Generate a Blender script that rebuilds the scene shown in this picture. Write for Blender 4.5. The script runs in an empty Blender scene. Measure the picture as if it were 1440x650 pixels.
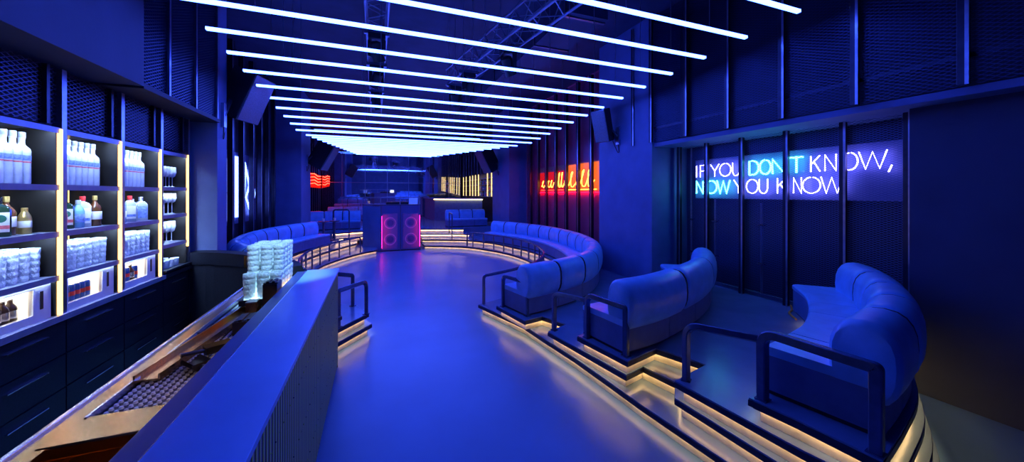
import bpy, math, random
from mathutils import Vector
random.seed(7)
sc = bpy.context.scene
COL = sc.collection
PI = math.pi
R_ = math.radians

# ------------------------------------------------------------------ camera maths (used to read places off the photograph)
F = 500.0; H = 2.0; CX = 720.0; HY = 272.0; TH = math.atan(192 / 500.0)
_c, _s = math.cos(TH), math.sin(TH)
def ray(px, py):
    x = (px - CX) / F
    return (x * _c + _s, -x * _s + _c, (HY - py) / F)
def atX(px, py, X):
    a = ray(px, py); t = X / a[0]
    return Vector((X, a[1] * t, H + a[2] * t))
def atY(px, py, Y):
    a = ray(px, py); t = Y / a[1]
    return Vector((a[0] * t, Y, H + a[2] * t))
def atZ(px, py, Z):
    a = ray(px, py); t = (Z - H) / a[2]
    return Vector((a[0] * t, a[1] * t, Z))

# ------------------------------------------------------------------ materials
def new_mat(name):
    m = bpy.data.materials.new(name); m.use_nodes = True
    nt = m.node_tree
    b = nt.nodes['Principled BSDF']
    return m, nt, b
def pmat(name, col, rough=.5, metal=0., var=.0, vscale=8., bump=0., bscale=60., spec=.5, trans=0., ior=1.45, emit=None, estr=0., coat=0., alpha=1., stretch=None):
    m, nt, b = new_mat(name)
    b.inputs['Base Color'].default_value = (*col, 1)
    b.inputs['Roughness'].default_value = rough
    b.inputs['Metallic'].default_value = metal
    b.inputs['Specular IOR Level'].default_value = spec
    b.inputs['Transmission Weight'].default_value = trans
    b.inputs['IOR'].default_value = ior
    b.inputs['Coat Weight'].default_value = coat
    b.inputs['Alpha'].default_value = alpha
    if emit:
        b.inputs['Emission Color'].default_value = (*emit, 1)
        b.inputs['Emission Strength'].default_value = estr
    tc = nt.nodes.new('ShaderNodeTexCoord')
    src = tc.outputs['Object']
    if stretch:
        mp = nt.nodes.new('ShaderNodeMapping'); mp.inputs['Scale'].default_value = stretch
        nt.links.new(src, mp.inputs['Vector']); src = mp.outputs['Vector']
    if var > 0:
        n = nt.nodes.new('ShaderNodeTexNoise'); n.inputs['Scale'].default_value = vscale; n.inputs['Detail'].default_value = 4
        nt.links.new(src, n.inputs['Vector'])
        r = nt.nodes.new('ShaderNodeValToRGB')
        r.color_ramp.elements[0].position = .3; r.color_ramp.elements[1].position = .7
        r.color_ramp.elements[0].color = (*[c * (1 - var) for c in col], 1)
        r.color_ramp.elements[1].color = (*[min(1, c * (1 + var)) for c in col], 1)
        nt.links.new(n.outputs['Fac'], r.inputs['Fac']); nt.links.new(r.outputs['Color'], b.inputs['Base Color'])
    if bump > 0:
        n2 = nt.nodes.new('ShaderNodeTexNoise'); n2.inputs['Scale'].default_value = bscale; n2.inputs['Detail'].default_value = 3
        nt.links.new(src, n2.inputs['Vector'])
        bp = nt.nodes.new('ShaderNodeBump'); bp.inputs['Strength'].default_value = bump; bp.inputs['Distance'].default_value = .01
        nt.links.new(n2.outputs['Fac'], bp.inputs['Height']); nt.links.new(bp.outputs['Normal'], b.inputs['Normal'])
    return m
def emat(name, col, s):
    m = bpy.data.materials.new(name); m.use_nodes = True
    nt = m.node_tree; nt.nodes.remove(nt.nodes['Principled BSDF'])
    e = nt.nodes.new('ShaderNodeEmission'); e.inputs['Color'].default_value = (*col, 1); e.inputs['Strength'].default_value = s
    nt.links.new(e.outputs[0], nt.nodes['Material Output'].inputs['Surface'])
    return m
def math_node(nt, op, a, b=None):
    n = nt.nodes.new('ShaderNodeMath'); n.operation = op
    for i, v in enumerate((a, b)):
        if v is None: continue
        if isinstance(v, (int, float)): n.inputs[i].default_value = v
        else: nt.links.new(v, n.inputs[i])
    return n.outputs[0]
def mesh_mat(name, cw, ch, w, col, rough=.4, axes='yz', metal=.8):
    """expanded metal: diamond strands, open between"""
    m, nt, b = new_mat(name)
    b.inputs['Base Color'].default_value = (*col, 1); b.inputs['Roughness'].default_value = rough; b.inputs['Metallic'].default_value = metal
    tc = nt.nodes.new('ShaderNodeTexCoord'); sp = nt.nodes.new('ShaderNodeSeparateXYZ')
    nt.links.new(tc.outputs['Object'], sp.inputs[0])
    o = {'x': sp.outputs[0], 'y': sp.outputs[1], 'z': sp.outputs[2]}
    u = math_node(nt, 'DIVIDE', o[axes[0]], cw); v = math_node(nt, 'DIVIDE', o[axes[1]], ch)
    def strand(q):
        f = math_node(nt, 'FRACT', q); d = math_node(nt, 'SUBTRACT', f, .5); return math_node(nt, 'ABSOLUTE', d)
    a = strand(math_node(nt, 'ADD', u, v)); c = strand(math_node(nt, 'SUBTRACT', u, v))
    mn = math_node(nt, 'MINIMUM', a, c)
    al = math_node(nt, 'LESS_THAN', mn, w)
    nt.links.new(al, b.inputs['Alpha'])
    return m

M = {}
M['floor'] = pmat('floor resin', (.095, .20, .38), .30, var=.10, vscale=1.2, bump=.02, bscale=5)
M['tread'] = pmat('platform tread', (.13, .20, .33), .22, var=.10, vscale=3, bump=.05, bscale=30)
M['nosing'] = pmat('dark metal nosing', (.035, .04, .07), .35, .6, var=.2, vscale=15)
M['riser'] = pmat('riser board', (.80, .74, .62), .45, var=.2, vscale=6)
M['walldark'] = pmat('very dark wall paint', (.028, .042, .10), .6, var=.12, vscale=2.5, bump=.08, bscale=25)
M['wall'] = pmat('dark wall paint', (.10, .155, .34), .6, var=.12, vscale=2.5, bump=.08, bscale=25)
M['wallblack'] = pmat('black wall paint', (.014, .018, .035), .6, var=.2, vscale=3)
M['ceil'] = pmat('ceiling paint', (.035, .045, .09), .8, var=.3, vscale=2)
M['metal'] = pmat('blackened steel', (.10, .11, .17), .35, .7, var=.2, vscale=12)
M['post'] = pmat('blackened post', (.03, .033, .06), .35, .6, var=.2, vscale=10)
M['steelpost'] = pmat('brushed steel post', (.35, .38, .5), .28, .9, var=.15, vscale=14)
M['rail'] = pmat('powder coated rail', (.09, .12, .22), .27, .6, var=.15, vscale=20)
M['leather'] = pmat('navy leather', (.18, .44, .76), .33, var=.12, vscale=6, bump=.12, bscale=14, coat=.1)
M['leatherdark'] = pmat('shade toned leather', (.09, .145, .31), .5, var=.12, vscale=8, bump=.1, bscale=40)  # leather darkened for the shade on the sofa sides
M['seam'] = pmat('seam', (.02, .022, .04), .8)
M['counter'] = pmat('blue counter top', (.17, .38, .70), .30, var=.06, vscale=3)
M['counterdark'] = pmat('dark counter ledge', (.045, .075, .22), .3, var=.1, vscale=5)
M['steel'] = pmat('stainless steel', (.56, .31, .085), .25, 1., var=.08, vscale=10, stretch=(1, 8, 1))  # gold base colour stands in for warm light reflected by the steel
M['black'] = pmat('black plastic', (.012, .012, .016), .4, var=.2, vscale=20)
M['cab'] = pmat('black cabinet', (.009, .011, .020), .5, var=.3, vscale=60, spec=.25)
M['shelf'] = pmat('shelf board', (.30, .32, .42), .3, .3, var=.1, vscale=9)
M['shelfback'] = pmat('shelf back', (.016, .014, .013), .4, .3, var=.2, vscale=6)
M['chrome'] = pmat('brushed handle', (.7, .7, .75), .25, 1., var=.05, vscale=20)
M['white'] = pmat('white enamel', (.85, .83, .78), .4, var=.04, vscale=10)
M['warm'] = emat('warm led', (1., .62, .24), 13.)
M['warmpost'] = emat('warm led post', (1., .56, .17), 4.2)
M['warmfar'] = emat('warm led far', (1., .66, .25), 2.2)
M['tube'] = emat('blue white tube', (.05, .10, 1.), 19.)
M['tubelow'] = emat('tube lower face', (.034, .10, 1.), 27.)
M['addedplate'] = emat('added glow plate', (.50, .78, 1.), 9.)
M['stud'] = pmat('pale rubber stud', (.72, .85, .86), .35, var=.08, vscale=20)
M['warmadded'] = emat('added warm strip under ledge', (1., .52, .13), 8.)
M['cool'] = emat('cool shelf light', (.44, .62, 1.), 170.)
M['fridgelight'] = emat('fridge light', (1., .9, .75), 7.)
M['clear'] = pmat('pane glass', (1, 1, 1), .02, trans=1., ior=1.02)
M['frost'] = pmat('frosted bottle glass', (.80, .88, 1.), .25, trans=.15, var=.1, vscale=20)
M['crystal'] = pmat('cut crystal', (.86, .97, 1.), .10, trans=.22, ior=1.45, bump=.8, bscale=45)
M['thin'] = pmat('wine glass', (.92, .96, 1.), .08, trans=.3, var=.05, vscale=20)
M['mirror'] = pmat('mirror', (.85, .87, .97), .03, 1., var=.03, vscale=1)
M['mesh'] = mesh_mat('expanded mesh', .075, .034, .11, (.04, .05, .11))
M['meshfine'] = mesh_mat('fine expanded mesh', .06, .026, .10, (.10, .135, .30))
M['grille'] = pmat('speaker grille', (.20, .22, .30), .5, .3, var=.2, vscale=60, bump=.4, bscale=160)
M['spk'] = pmat('speaker case', (.02, .021, .03), .5, var=.2, vscale=30)
M['violet'] = emat('violet neon', (.26, .23, 1.), 22.)
M['cyan'] = emat('cyan neon', (.07, .72, .85), 16.)
M['redneon'] = emat('red neon', (1., .03, .015), 16.)
M['amber'] = emat('amber neon', (1., .30, .03), 16.)
M['bluedim'] = emat('dim blue panel', (.16, .22, 1.), 1.0)
M['blueneon'] = emat('blue neon', (.12, .20, 1.), 13.)
M['signboard'] = pmat('sign backing', (.16, .19, .40), .45, var=.08, vscale=8)
M['signwarm'] = pmat('warm sign backing', (.75, .5, .35), .5, var=.1, vscale=8)
M['redfill'] = emat('added red fill', (1., .003, .02), 30.)
M['redglowwall'] = pmat('wall with painted red glow', (.8, .14, .32), .6, var=.15, vscale=3)  # red of the sign's light is put into the wall colour
M['redpanel'] = emat('red lit panel', (1., .012, .008), 1.0)
M['amberpanel'] = emat('amber lit panel', (1., .16, .015), 1.6)
M['magenta'] = emat('magenta lamp', (1., .01, .15), 30.)
M['spkdim'] = pmat('dim speaker case', (.30, .26, .32), .5, var=.1, vscale=8)
M['pinkspk'] = pmat('light speaker case', (.85, .7, .72), .5, var=.08, vscale=8)
M['screenglow'] = emat('laptop screen', (.8, .9, 1.), 2.)
M['truss'] = pmat('truss aluminium', (.22, .24, .34), .4, .6, var=.1, vscale=10)
M['orange'] = pmat('orange cable', (.75, .35, .05), .5, var=.1, vscale=10)

# bar front: vertical ribs of two tones
def rib_mat():
    m, nt, b = new_mat('ribbed bar front')
    tc = nt.nodes.new('ShaderNodeTexCoord'); w = nt.nodes.new('ShaderNodeTexWave')
    w.wave_type = 'BANDS'; w.bands_direction = 'Y'; w.inputs['Scale'].default_value = 7.; w.inputs['Distortion'].default_value = 1.2; w.inputs['Detail'].default_value = 2; w.inputs['Detail Scale'].default_value = .6
    mp = nt.nodes.new('ShaderNodeMapping'); mp.inputs['Scale'].default_value = (1, 1, .15)
    nt.links.new(tc.outputs['Object'], mp.inputs[0]); nt.links.new(mp.outputs[0], w.inputs['Vector'])
    r = nt.nodes.new('ShaderNodeValToRGB')
    r.color_ramp.elements[0].color = (.02, .03, .05, 1); r.color_ramp.elements[1].color = (.40, .62, .13, 1)
    r.color_ramp.elements[0].position = .25; r.color_ramp.elements[1].position = .85
    nt.links.new(w.outputs['Fac'], r.inputs[0]); nt.links.new(r.outputs[0], b.inputs['Base Color'])
    bp = nt.nodes.new('ShaderNodeBump'); bp.inputs['Strength'].default_value = .6; bp.inputs['Distance'].default_value = .02
    nt.links.new(w.outputs['Fac'], bp.inputs['Height']); nt.links.new(bp.outputs[0], b.inputs['Normal'])
    b.inputs['Roughness'].default_value = .4; b.inputs['Metallic'].default_value = .2
    return m
M['rib'] = rib_mat()

# ------------------------------------------------------------------ mesh builder
class MB:
    def __init__(s): s.v = []; s.f = []
    def add(s, vs, fs):
        n = len(s.v); s.v += [Vector(p) for p in vs]; s.f += [tuple(i + n for i in f) for f in fs]; return s
    def box(s, x0, x1, y0, y1, z0, z1):
        return s.add([(x0, y0, z0), (x1, y0, z0), (x1, y1, z0), (x0, y1, z0), (x0, y0, z1), (x1, y0, z1), (x1, y1, z1), (x0, y1, z1)],
                     [(0, 3, 2, 1), (4, 5, 6, 7), (0, 1, 5, 4), (1, 2, 6, 5), (2, 3, 7, 6), (3, 0, 4, 7)])
    def obox(s, c, ax, ay, az, sx, sy, sz):
        """box at c with half sizes along given axes"""
        c = Vector(c); vs = []
        for k in (-1, 1):
            for i, j in ((-1, -1), (1, -1), (1, 1), (-1, 1)):
                vs.append(c + Vector(ax) * i * sx + Vector(ay) * j * sy + Vector(az) * k * sz)
        return s.add(vs, [(0, 3, 2, 1), (4, 5, 6, 7), (0, 1, 5, 4), (1, 2, 6, 5), (2, 3, 7, 6), (3, 0, 4, 7)])
    def quad(s, a, b, c, d): return s.add([a, b, c, d], [(0, 1, 2, 3)])
    def prism(s, poly, z0, z1):
        n = len(poly)
        ar = sum(poly[i][0] * poly[(i + 1) % n][1] - poly[(i + 1) % n][0] * poly[i][1] for i in range(n))
        if ar < 0: poly = poly[::-1]
        vs = [(p[0], p[1], z0) for p in poly] + [(p[0], p[1], z1) for p in poly]
        fs = [tuple(range(n - 1, -1, -1)), tuple(range(n, 2 * n))]
        fs += [(i, (i + 1) % n, n + (i + 1) % n, n + i) for i in range(n)]
        return s.add(vs, fs)
    def lathe(s, prof, n=12, c=(0, 0, 0)):
        vs = []; fs = []
        for (r, z) in prof:
            for k in range(n):
                a = 2 * PI * k / n; vs.append((c[0] + r * math.cos(a), c[1] + r * math.sin(a), c[2] + z))
        for i in range(len(prof) - 1):
            for k in range(n):
                fs.append((i * n + k, i * n + (k + 1) % n, (i + 1) * n + (k + 1) % n, (i + 1) * n + k))
        fs.append(tuple(range(n - 1, -1, -1))); fs.append(tuple((len(prof) - 1) * n + k for k in range(n)))
        return s.add(vs, fs)
    def sweep(s, path, sec, closed=False, up=None, cap=True):
        """sweep a section [(a,b)] along path; a = sideways, b = up"""
        P = [Vector(p) for p in path]; n = len(P); m = len(sec); vs = []; fs = []
        prev = None
        for i in range(n):
            if closed: t = P[(i + 1) % n] - P[i - 1]
            else: t = P[min(i + 1, n - 1)] - P[max(i - 1, 0)]
            if t.length < 1e-9: t = Vector((1, 0, 0))
            t.normalize()
            k = 1.
            if 0 < i < n - 1:
                d1 = (P[i] - P[i - 1]); d2 = (P[i + 1] - P[i])
                if d1.length > 1e-9 and d2.length > 1e-9:
                    d1.normalize(); cs = max(.35, abs(d1.dot(t))); k = 1 / cs
            if up is not None:
                sd = t.cross(Vector(up))
                if sd.length < 1e-6: sd = prev or Vector((1, 0, 0))
                sd.normalize(); uu = sd.cross(t); k2 = k; ku = 1.
            else:
                if prev is None:
                    ref = Vector((0, 0, 1)) if abs(t.z) < .9 else Vector((0, 1, 0))
                    sd = t.cross(ref); sd.normalize()
                else:
                    sd = prev - t * prev.dot(t)
                    if sd.length < 1e-6: sd = t.cross(Vector((0, 0, 1)))
                    sd.normalize()
                uu = sd.cross(t); k2 = 1.; ku = 1.
            prev = sd
            for (a, b) in sec: vs.append(P[i] + sd * a * k2 + uu * b * ku)
        rng = n if closed else n - 1
        for i in range(rng):
            for j in range(m):
                a = i * m + j; b = i * m + (j + 1) % m; c = ((i + 1) % n) * m + (j + 1) % m; d = ((i + 1) % n) * m + j
                fs.append((a, b, c, d))
        if cap and not closed:
            fs.append(tuple(range(m - 1, -1, -1))); fs.append(tuple((n - 1) * m + j for j in range(m)))
        return s.add(vs, fs)
    def tube(s, path, r, n=8, closed=False):
        return s.sweep(path, [(r * math.cos(2 * PI * k / n), r * math.sin(2 * PI * k / n)) for k in range(n)], closed)
    def bar(s, path, w, h=None, b=.006):
        h = h or w
        x, y = w / 2, h / 2
        return s.sweep(path, [(-x + b, -y), (x - b, -y), (x, -y + b), (x, y - b), (x - b, y), (-x + b, y), (-x, y - b), (-x, -y + b)])
    def sphere(s, c, r, n=8, m=5):
        prof = [(r * math.sin(PI * i / m), -r * math.cos(PI * i / m)) for i in range(m + 1)]
        prof[0] = (r * .02, -r); prof[-1] = (r * .02, r)
        return s.lathe(prof, n, c)

def rootloc(o):
    v = Vector((0, 0, 0))
    while o is not None: v += o.location; o = o.parent
    return v
def obj(name, mb, mat, parent=None, loc=None, smooth=False, bevel=0, ang=40):
    """link one mesh; its vertices are given in world coordinates"""
    base = rootloc(parent) if parent else Vector((0, 0, 0))
    if loc is None:
        if parent: loc = base
        else:
            xs = [v.x for v in mb.v]; ys = [v.y for v in mb.v]; zs = [v.z for v in mb.v]
            loc = Vector(((min(xs) + max(xs)) / 2, (min(ys) + max(ys)) / 2, min(zs)))
    loc = Vector(loc)
    me = bpy.data.meshes.new(name)
    me.from_pydata([tuple(v - loc) for v in mb.v], [], mb.f)
    me.materials.append(M[mat] if isinstance(mat, str) else mat)
    if smooth:
        me.shade_smooth(); me.set_sharp_from_angle(angle=R_(ang))
    o = bpy.data.objects.new(name, me); COL.objects.link(o)
    if parent: o.parent = parent
    o.location = loc - base
    if bevel:
        bv = o.modifiers.new('bevel', 'BEVEL'); bv.width = bevel; bv.segments = 2; bv.limit_method = 'ANGLE'; bv.angle_limit = R_(40)
    return o
def thing(name, label, cat, loc=(0, 0, 0), group=None):
    o = bpy.data.objects.new(name, None); COL.objects.link(o); o.location = loc
    o.empty_display_size = .1
    return tag(o, label, cat, group)
def tag(o, label, cat, group=None):
    o['label'] = label; o['category'] = cat
    if group: o['group'] = group
    return o
def struct(name, mb, mat, label=None):
    o = obj(name, mb, mat); o['kind'] = 'structure'
    if label: o['label'] = label
    return o
def dup(root, loc, label=None, group=None, rotz=None):
    r = root.copy(); COL.objects.link(r); r.location = loc
    if rotz is not None: r.rotation_euler = (0, 0, rotz)
    if label: r['label'] = label
    if group: r['group'] = group
    for ch in list(root.children):
        c = ch.copy(); COL.objects.link(c); c.parent = r
        for g in list(ch.children):
            d = g.copy(); COL.objects.link(d); d.parent = c
    return r
ORD = ['first', 'second', 'third', 'fourth', 'fifth', 'sixth', 'seventh', 'eighth', 'ninth', 'tenth', 'eleventh', 'twelfth', 'thirteenth', 'fourteenth', 'fifteenth', 'sixteenth',
       'seventeenth', 'eighteenth', 'nineteenth', 'twentieth', 'twenty-first', 'twenty-second', 'twenty-third', 'twenty-fourth', 'twenty-fifth', 'twenty-sixth', 'twenty-seventh', 'twenty-eighth', 'twenty-ninth', 'thirtieth']
def catmull(pts, step=.08):
    P = [Vector((*p, 0)) if len(p) == 2 else Vector(p) for p in pts]
    out = []
    for i in range(len(P) - 1):
        p0 = P[i - 1] if i > 0 else P[0] * 2 - P[1]; p1 = P[i]; p2 = P[i + 1]; p3 = P[i + 2] if i + 2 < len(P) else P[-1] * 2 - P[-2]
        k = max(2, int((p2 - p1).length / step))
        for j in range(k):
            t = j / k
            out.append(.5 * ((2 * p1) + (p2 - p0) * t + (2 * p0 - 5 * p1 + 4 * p2 - p3) * t * t + (3 * p1 - p0 - 3 * p2 + p3) * t ** 3))
    out.append(P[-1]); return out
def resample(P, step):
    L = [0]
    for i in range(1, len(P)): L.append(L[-1] + (P[i] - P[i - 1]).length)
    n = max(2, round(L[-1] / step)); out = []; j = 0
    for k in range(n + 1):
        d = L[-1] * k / n
        while j < len(L) - 2 and L[j + 1] < d: j += 1
        t = (d - L[j]) / max(1e-9, L[j + 1] - L[j]); out.append(P[j].lerp(P[j + 1], t))
    return out
def offset(P, d):
    """mitred offset of a plan polyline to its right by d"""
    P = [Vector((p[0], p[1])) for p in P]; out = []
    for i in range(len(P)):
        ns = []
        for a, b in ((i - 1, i), (i, i + 1)):
            if a < 0 or b >= len(P): continue
            t = P[b] - P[a]
            if t.length < 1e-9: continue
            t.normalize(); ns.append(Vector((t.y, -t.x)))
        n = sum(ns, Vector((0, 0))); n.normalize()
        k = max(.4, n.dot(ns[0])); out.append(P[i] + n * (d / k))
    return out

# ================================================================== THE ROOM
RS = .151   # rise of one step
struct('floor', MB().box(-3.4, 6.2, -2.2, 22.6, -.1, 0), 'floor')
struct('ceiling', MB().box(-3.4, 6.2, -2.2, 22.6, 5.3, 5.4), 'ceil')
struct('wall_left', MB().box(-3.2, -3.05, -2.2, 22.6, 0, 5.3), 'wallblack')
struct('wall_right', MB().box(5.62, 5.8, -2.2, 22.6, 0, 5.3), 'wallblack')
struct('wall_back', MB().box(-3.2, 5.8, 22.35, 22.5, 0, 5.3), 'wallblack')
struct('wall_front', MB().box(-3.2, 5.8, -2.2, -2.1, 0, 5.3), 'wall')
# pillars and thick wall blocks
struct('wall_left_pillar', MB().box(-3.05, -2.16, 6.40, 6.75, 0, 5.3), 'wall')
struct('wall_left_pillar', MB().box(-3.05, -2.16, 12.7, 14.4, 0, 5.3), 'wall')
struct('wall_right_pillar', MB().box(4.76, 5.62, 5.20, 6.85, 0, 5.3), 'wall')
struct('wall_right_pillar', MB().box(4.76, 5.62, 12.7, 14.75, 0, 5.3), 'wall')
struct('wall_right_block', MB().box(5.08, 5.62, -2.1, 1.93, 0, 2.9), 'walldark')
# soffits over the recessed lower walls
struct('trim_1', MB().box(4.82, 5.62, -2.1, 5.2, 2.86, 2.93), 'wall')
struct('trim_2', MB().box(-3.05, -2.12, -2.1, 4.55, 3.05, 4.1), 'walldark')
struct('trim_3', MB().box(-3.05, -2.12, 4.55, 6.4, 3.03, 3.08), 'wallblack')
# far raised floor
struct('floor_far', MB().box(-3.05, 5.62, 14.45, 22.35, 0, 4 * RS), 'tread')

# ------------------------------------------------------------------ stepped platforms
def platform(name, label, levels, closure, nose=.055, inset=.05):
    t = thing(name, label, 'platform', (levels[0][0][0], levels[0][0][1], 0))
    for n, path in enumerate(levels):
        z = RS * (n + 1) - .0005 * n
        cl = closure[n]
        inn = offset(path, inset); inn2 = offset(path, inset - .013); inn3 = offset(path, inset - .028)
        obj('tread', MB().prism([tuple(p) for p in path] + cl, z - .012, z), 'tread', t)
        nm = MB().prism([tuple(p) for p in offset(path, -.004)] + cl, z - nose, z - .013)
        obj('nosing', nm, 'nosing', t)
        obj('riser', MB().prism([tuple(p) for p in inn] + cl, z - RS + .002, z - nose), 'riser', t)
        obj('light_strip', MB().sweep([(p.x, p.y, z - nose - .006) for p in inn2], [(-.006, -.006), (.006, -.006), (.006, .006), (-.006, .006)], up=(0, 0, 1)), 'warm', t)
        obj('added_spill_lip', MB().sweep([(p.x, p.y, z - nose - .008) for p in inn3], [(-.003, -.008), (.003, -.008), (.003, .008), (-.003, .008)], up=(0, 0, 1)), 'nosing', t)  # lip added to keep the strip light from spilling outward
    return t
def sm(pts, step=.12): return [(p.x, p.y) for p in catmull(pts, step)]
end1 = [(5.05, 2.02), (4.6, 1.72), (4.15, 1.45), (3.55, 1.18), (2.98, 1.0), (2.36, .89)]
def endpath(o):
    base = [(5.08, 2.27), (4.62, 1.9), (4.12, 1.58), (3.53, 1.30), (2.98, 1.15), (2.475, 1.04)]
    return sm([tuple(p) for p in offset(base, -o)])
inner1 = [(1.60, 5.72), (2.05, 5.90), (2.42, 6.09), (2.82, 6.38), (3.22, 6.84), (3.57, 7.43), (3.82, 8.2), (3.95, 9.02), (3.9, 9.9), (3.72, 10.65), (3.43, 11.35), (3.1, 11.93), (2.75, 12.3), (2.2, 12.65), (1.62, 12.93)]
inner2 = [(1.71, 5.10), (2.3, 5.24), (2.9, 5.55), (3.5, 6.15), (3.95, 7.0), (4.16, 7.7), (4.28, 8.5), (4.3, 9.2), (4.23, 10.0), (4.08, 10.7), (3.87, 11.5), (3.6, 12.1), (3.37, 12.45), (2.97, 12.9), (2.3, 13.24), (1.62, 13.5)]
L1 = endpath(.10) + [(2.29, 1.5), (2.17, 2.51), (2.14, 2.91), (2.09, 3.48), (2.01, 4.03), (1.935, 4.64)] + sm(inner1)
L2 = endpath(.065) + [(2.38, 1.4), (2.32, 2.27), (2.52, 2.46), (2.45, 2.79), (2.19, 2.72), (1.98, 3.92), (2.31, 4.05), (2.15, 4.44), (1.86, 4.37)] + sm(inner2)
L3 = endpath(.03) + [(2.40, 1.39), (2.31, 2.26), (2.79, 2.37), (2.62, 2.80), (2.175, 2.68), (2.05, 3.35), (2.5, 3.46), (3.2, 3.75), (3.9, 4.2), (4.76, 5.0)]
L4 = endpath(0) + [(2.43, 1.43), (2.385, 1.69), (2.75, 1.76), (3.1, 1.83), (3.5, 1.97), (3.95, 2.18), (4.3, 2.4), (4.68, 2.68), (5.0, 2.62)]
platform('tiered_platform', 'tall stepped platform on the right with warm lit edges under the three blue sofas',
         [L1, L2, L3, L4],
         [[(1.62, 14.43), (4.75, 14.43), (4.75, 12.69), (5.56, 12.69), (5.56, 6.86), (4.75, 6.86), (4.75, 5.19), (5.61, 5.19), (5.61, 2.3)], [(1.62, 14.44), (4.75, 14.44), (4.75, 12.69), (5.56, 12.69), (5.56, 6.86), (4.75, 6.86), (4.75, 5.19), (5.61, 5.19), (5.61, 2.35)], [(4.76, 5.19), (5.61, 5.19), (5.61, 2.4)], [(5.08, 2.5)]])
# left platform (mirrored curve), beyond the end of the bar
A1 = sm([(.05, 12.5), (-.28, 12.2), (-.7, 11.6), (-1.05, 10.92), (-1.3, 10.2), (-1.43, 9.4), (-1.4, 8.4), (-1.2, 7.5), (-.85, 6.8), (-.5, 6.35), (-.24, 5.95)]) + [(-.05, 5.42), (-.43, 4.9), (-.66, 4.6)]
A2 = sm([(-.6, 13.2), (-.95, 12.5), (-1.35, 11.6), (-1.68, 10.5), (-1.82, 9.4), (-1.76, 8.4), (-1.55, 7.5), (-1.2, 6.8), (-.8, 6.2), (-.30, 5.92)]) + [(-.09, 5.44), (-.45, 4.94), (-.69, 4.61)]
A3 = sm([(-1.3, 12.3), (-1.6, 11.6), (-1.92, 10.5), (-2.02, 9.4), (-1.96, 8.4), (-1.78, 7.6), (-1.5, 7.0), (-1.2, 6.5), (-.95, 6.1)]) + [(-.62, 5.45), (-.40, 4.98), (-.70, 4.62)]
clL = [[(-1.4, 5.5), (-2.1, 6.1), (-3.0, 6.8), (-3.0, 14.4), (-.6, 14.4)]] * 2
platform('tiered_platform', 'stepped platform on the left with warm lit edges beyond the end of the bar', [A1, A2, A3],
         [[(-.9, 4.75), (-1.45, 5.62), (-2.1, 6.2), (-2.1, 6.8), (-3.0, 6.8), (-3.0, 14.4), (.05, 14.4)],
          [(-.92, 4.8), (-1.45, 5.66), (-2.1, 6.25), (-2.1, 6.8), (-3.0, 6.8), (-3.0, 14.4), (-.6, 14.4)],
          [(-.94, 4.85), (-1.45, 5.7), (-2.1, 6.3), (-2.1, 6.8), (-3.0, 6.8), (-3.0, 13.5), (-1.3, 13.5)]])
# steps at the back leading up to the far room
t = thing('entry_steps', 'curved lit steps behind the speaker booth up to the far room', 'steps', (1.2, 13.6, 0))
for n, (yy, pts) in enumerate([(0, [(3.3, 13.2), (2.6, 13.62), (1.67, 13.98), (.6, 14.1), (-.4, 13.95), (-1.25, 13.5)]), (0, [(3.2, 13.7), (2.6, 14.05), (1.7, 14.36), (.6, 14.46), (-.4, 14.3), (-1.4, 13.9)])]):
    z = RS * (n + 3); path = sm(pts, .2)
    P2 = [(p.x, p.y) for p in offset(path, .05)]; P3 = offset(path, .036)
    cl = [(-1.45, 14.44), (3.4, 14.44)]
    obj('tread', MB().prism(path + cl, z - .012, z), 'tread', t)
    obj('nosing', MB().prism([tuple(p) for p in offset(path, -.004)] + cl, z - .055, z - .013), 'nosing', t)
    obj('riser', MB().prism(P2 + cl, z - RS - .002, z - .055), 'riser', t)
    obj('light_strip', MB().sweep([(p.x, p.y, z - .063) for p in P3], [(-.006, -.006), (.006, -.006), (.006, .006), (-.006, .006)], up=(0, 0, 1)), 'warm', t)

# ------------------------------------------------------------------ sofas
def seg_path(P, a, b, step=.05):
    """part of polyline P between arc lengths a and b"""
    L = [0]
    for i in range(1, len(P)): L.append(L[-1] + (P[i] - P[i - 1]).length)
    def at(d):
        for i in range(1, len(P)):
            if L[i] >= d - 1e-9:
                q = (d - L[i - 1]) / max(1e-9, L[i] - L[i - 1]); return P[i - 1].lerp(P[i], min(1, q))
        return P[-1].copy()
    n = max(2, int((b - a) / step)); return [at(a + (b - a) * k / n) for k in range(n + 1)], L[-1]
def varsweep(mb, path, secs, flip):
    """sweep with a section per path point (plan path, z up)"""
    n = len(path); m = len(secs[0]); vs = []; fs = []
    for i in range(n):
        t = path[min(i + 1, n - 1)] - path[max(i - 1, 0)]; t.normalize(); sd = Vector((t.y, -t.x, 0)) * flip
        for (a, b) in secs[i]: vs.append(Vector((path[i].x, path[i].y, 0)) + sd * a + Vector((0, 0, b)))
    for i in range(n - 1):
        for j in range(m): fs.append((i * m + j, i * m + (j + 1) % m, (i + 1) * m + (j + 1) % m, (i + 1) * m + j))
    fs.append(tuple(range(m - 1, -1, -1))); fs.append(tuple((n - 1) * m + j for j in range(m)))
    return mb.add(vs, fs)
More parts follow.
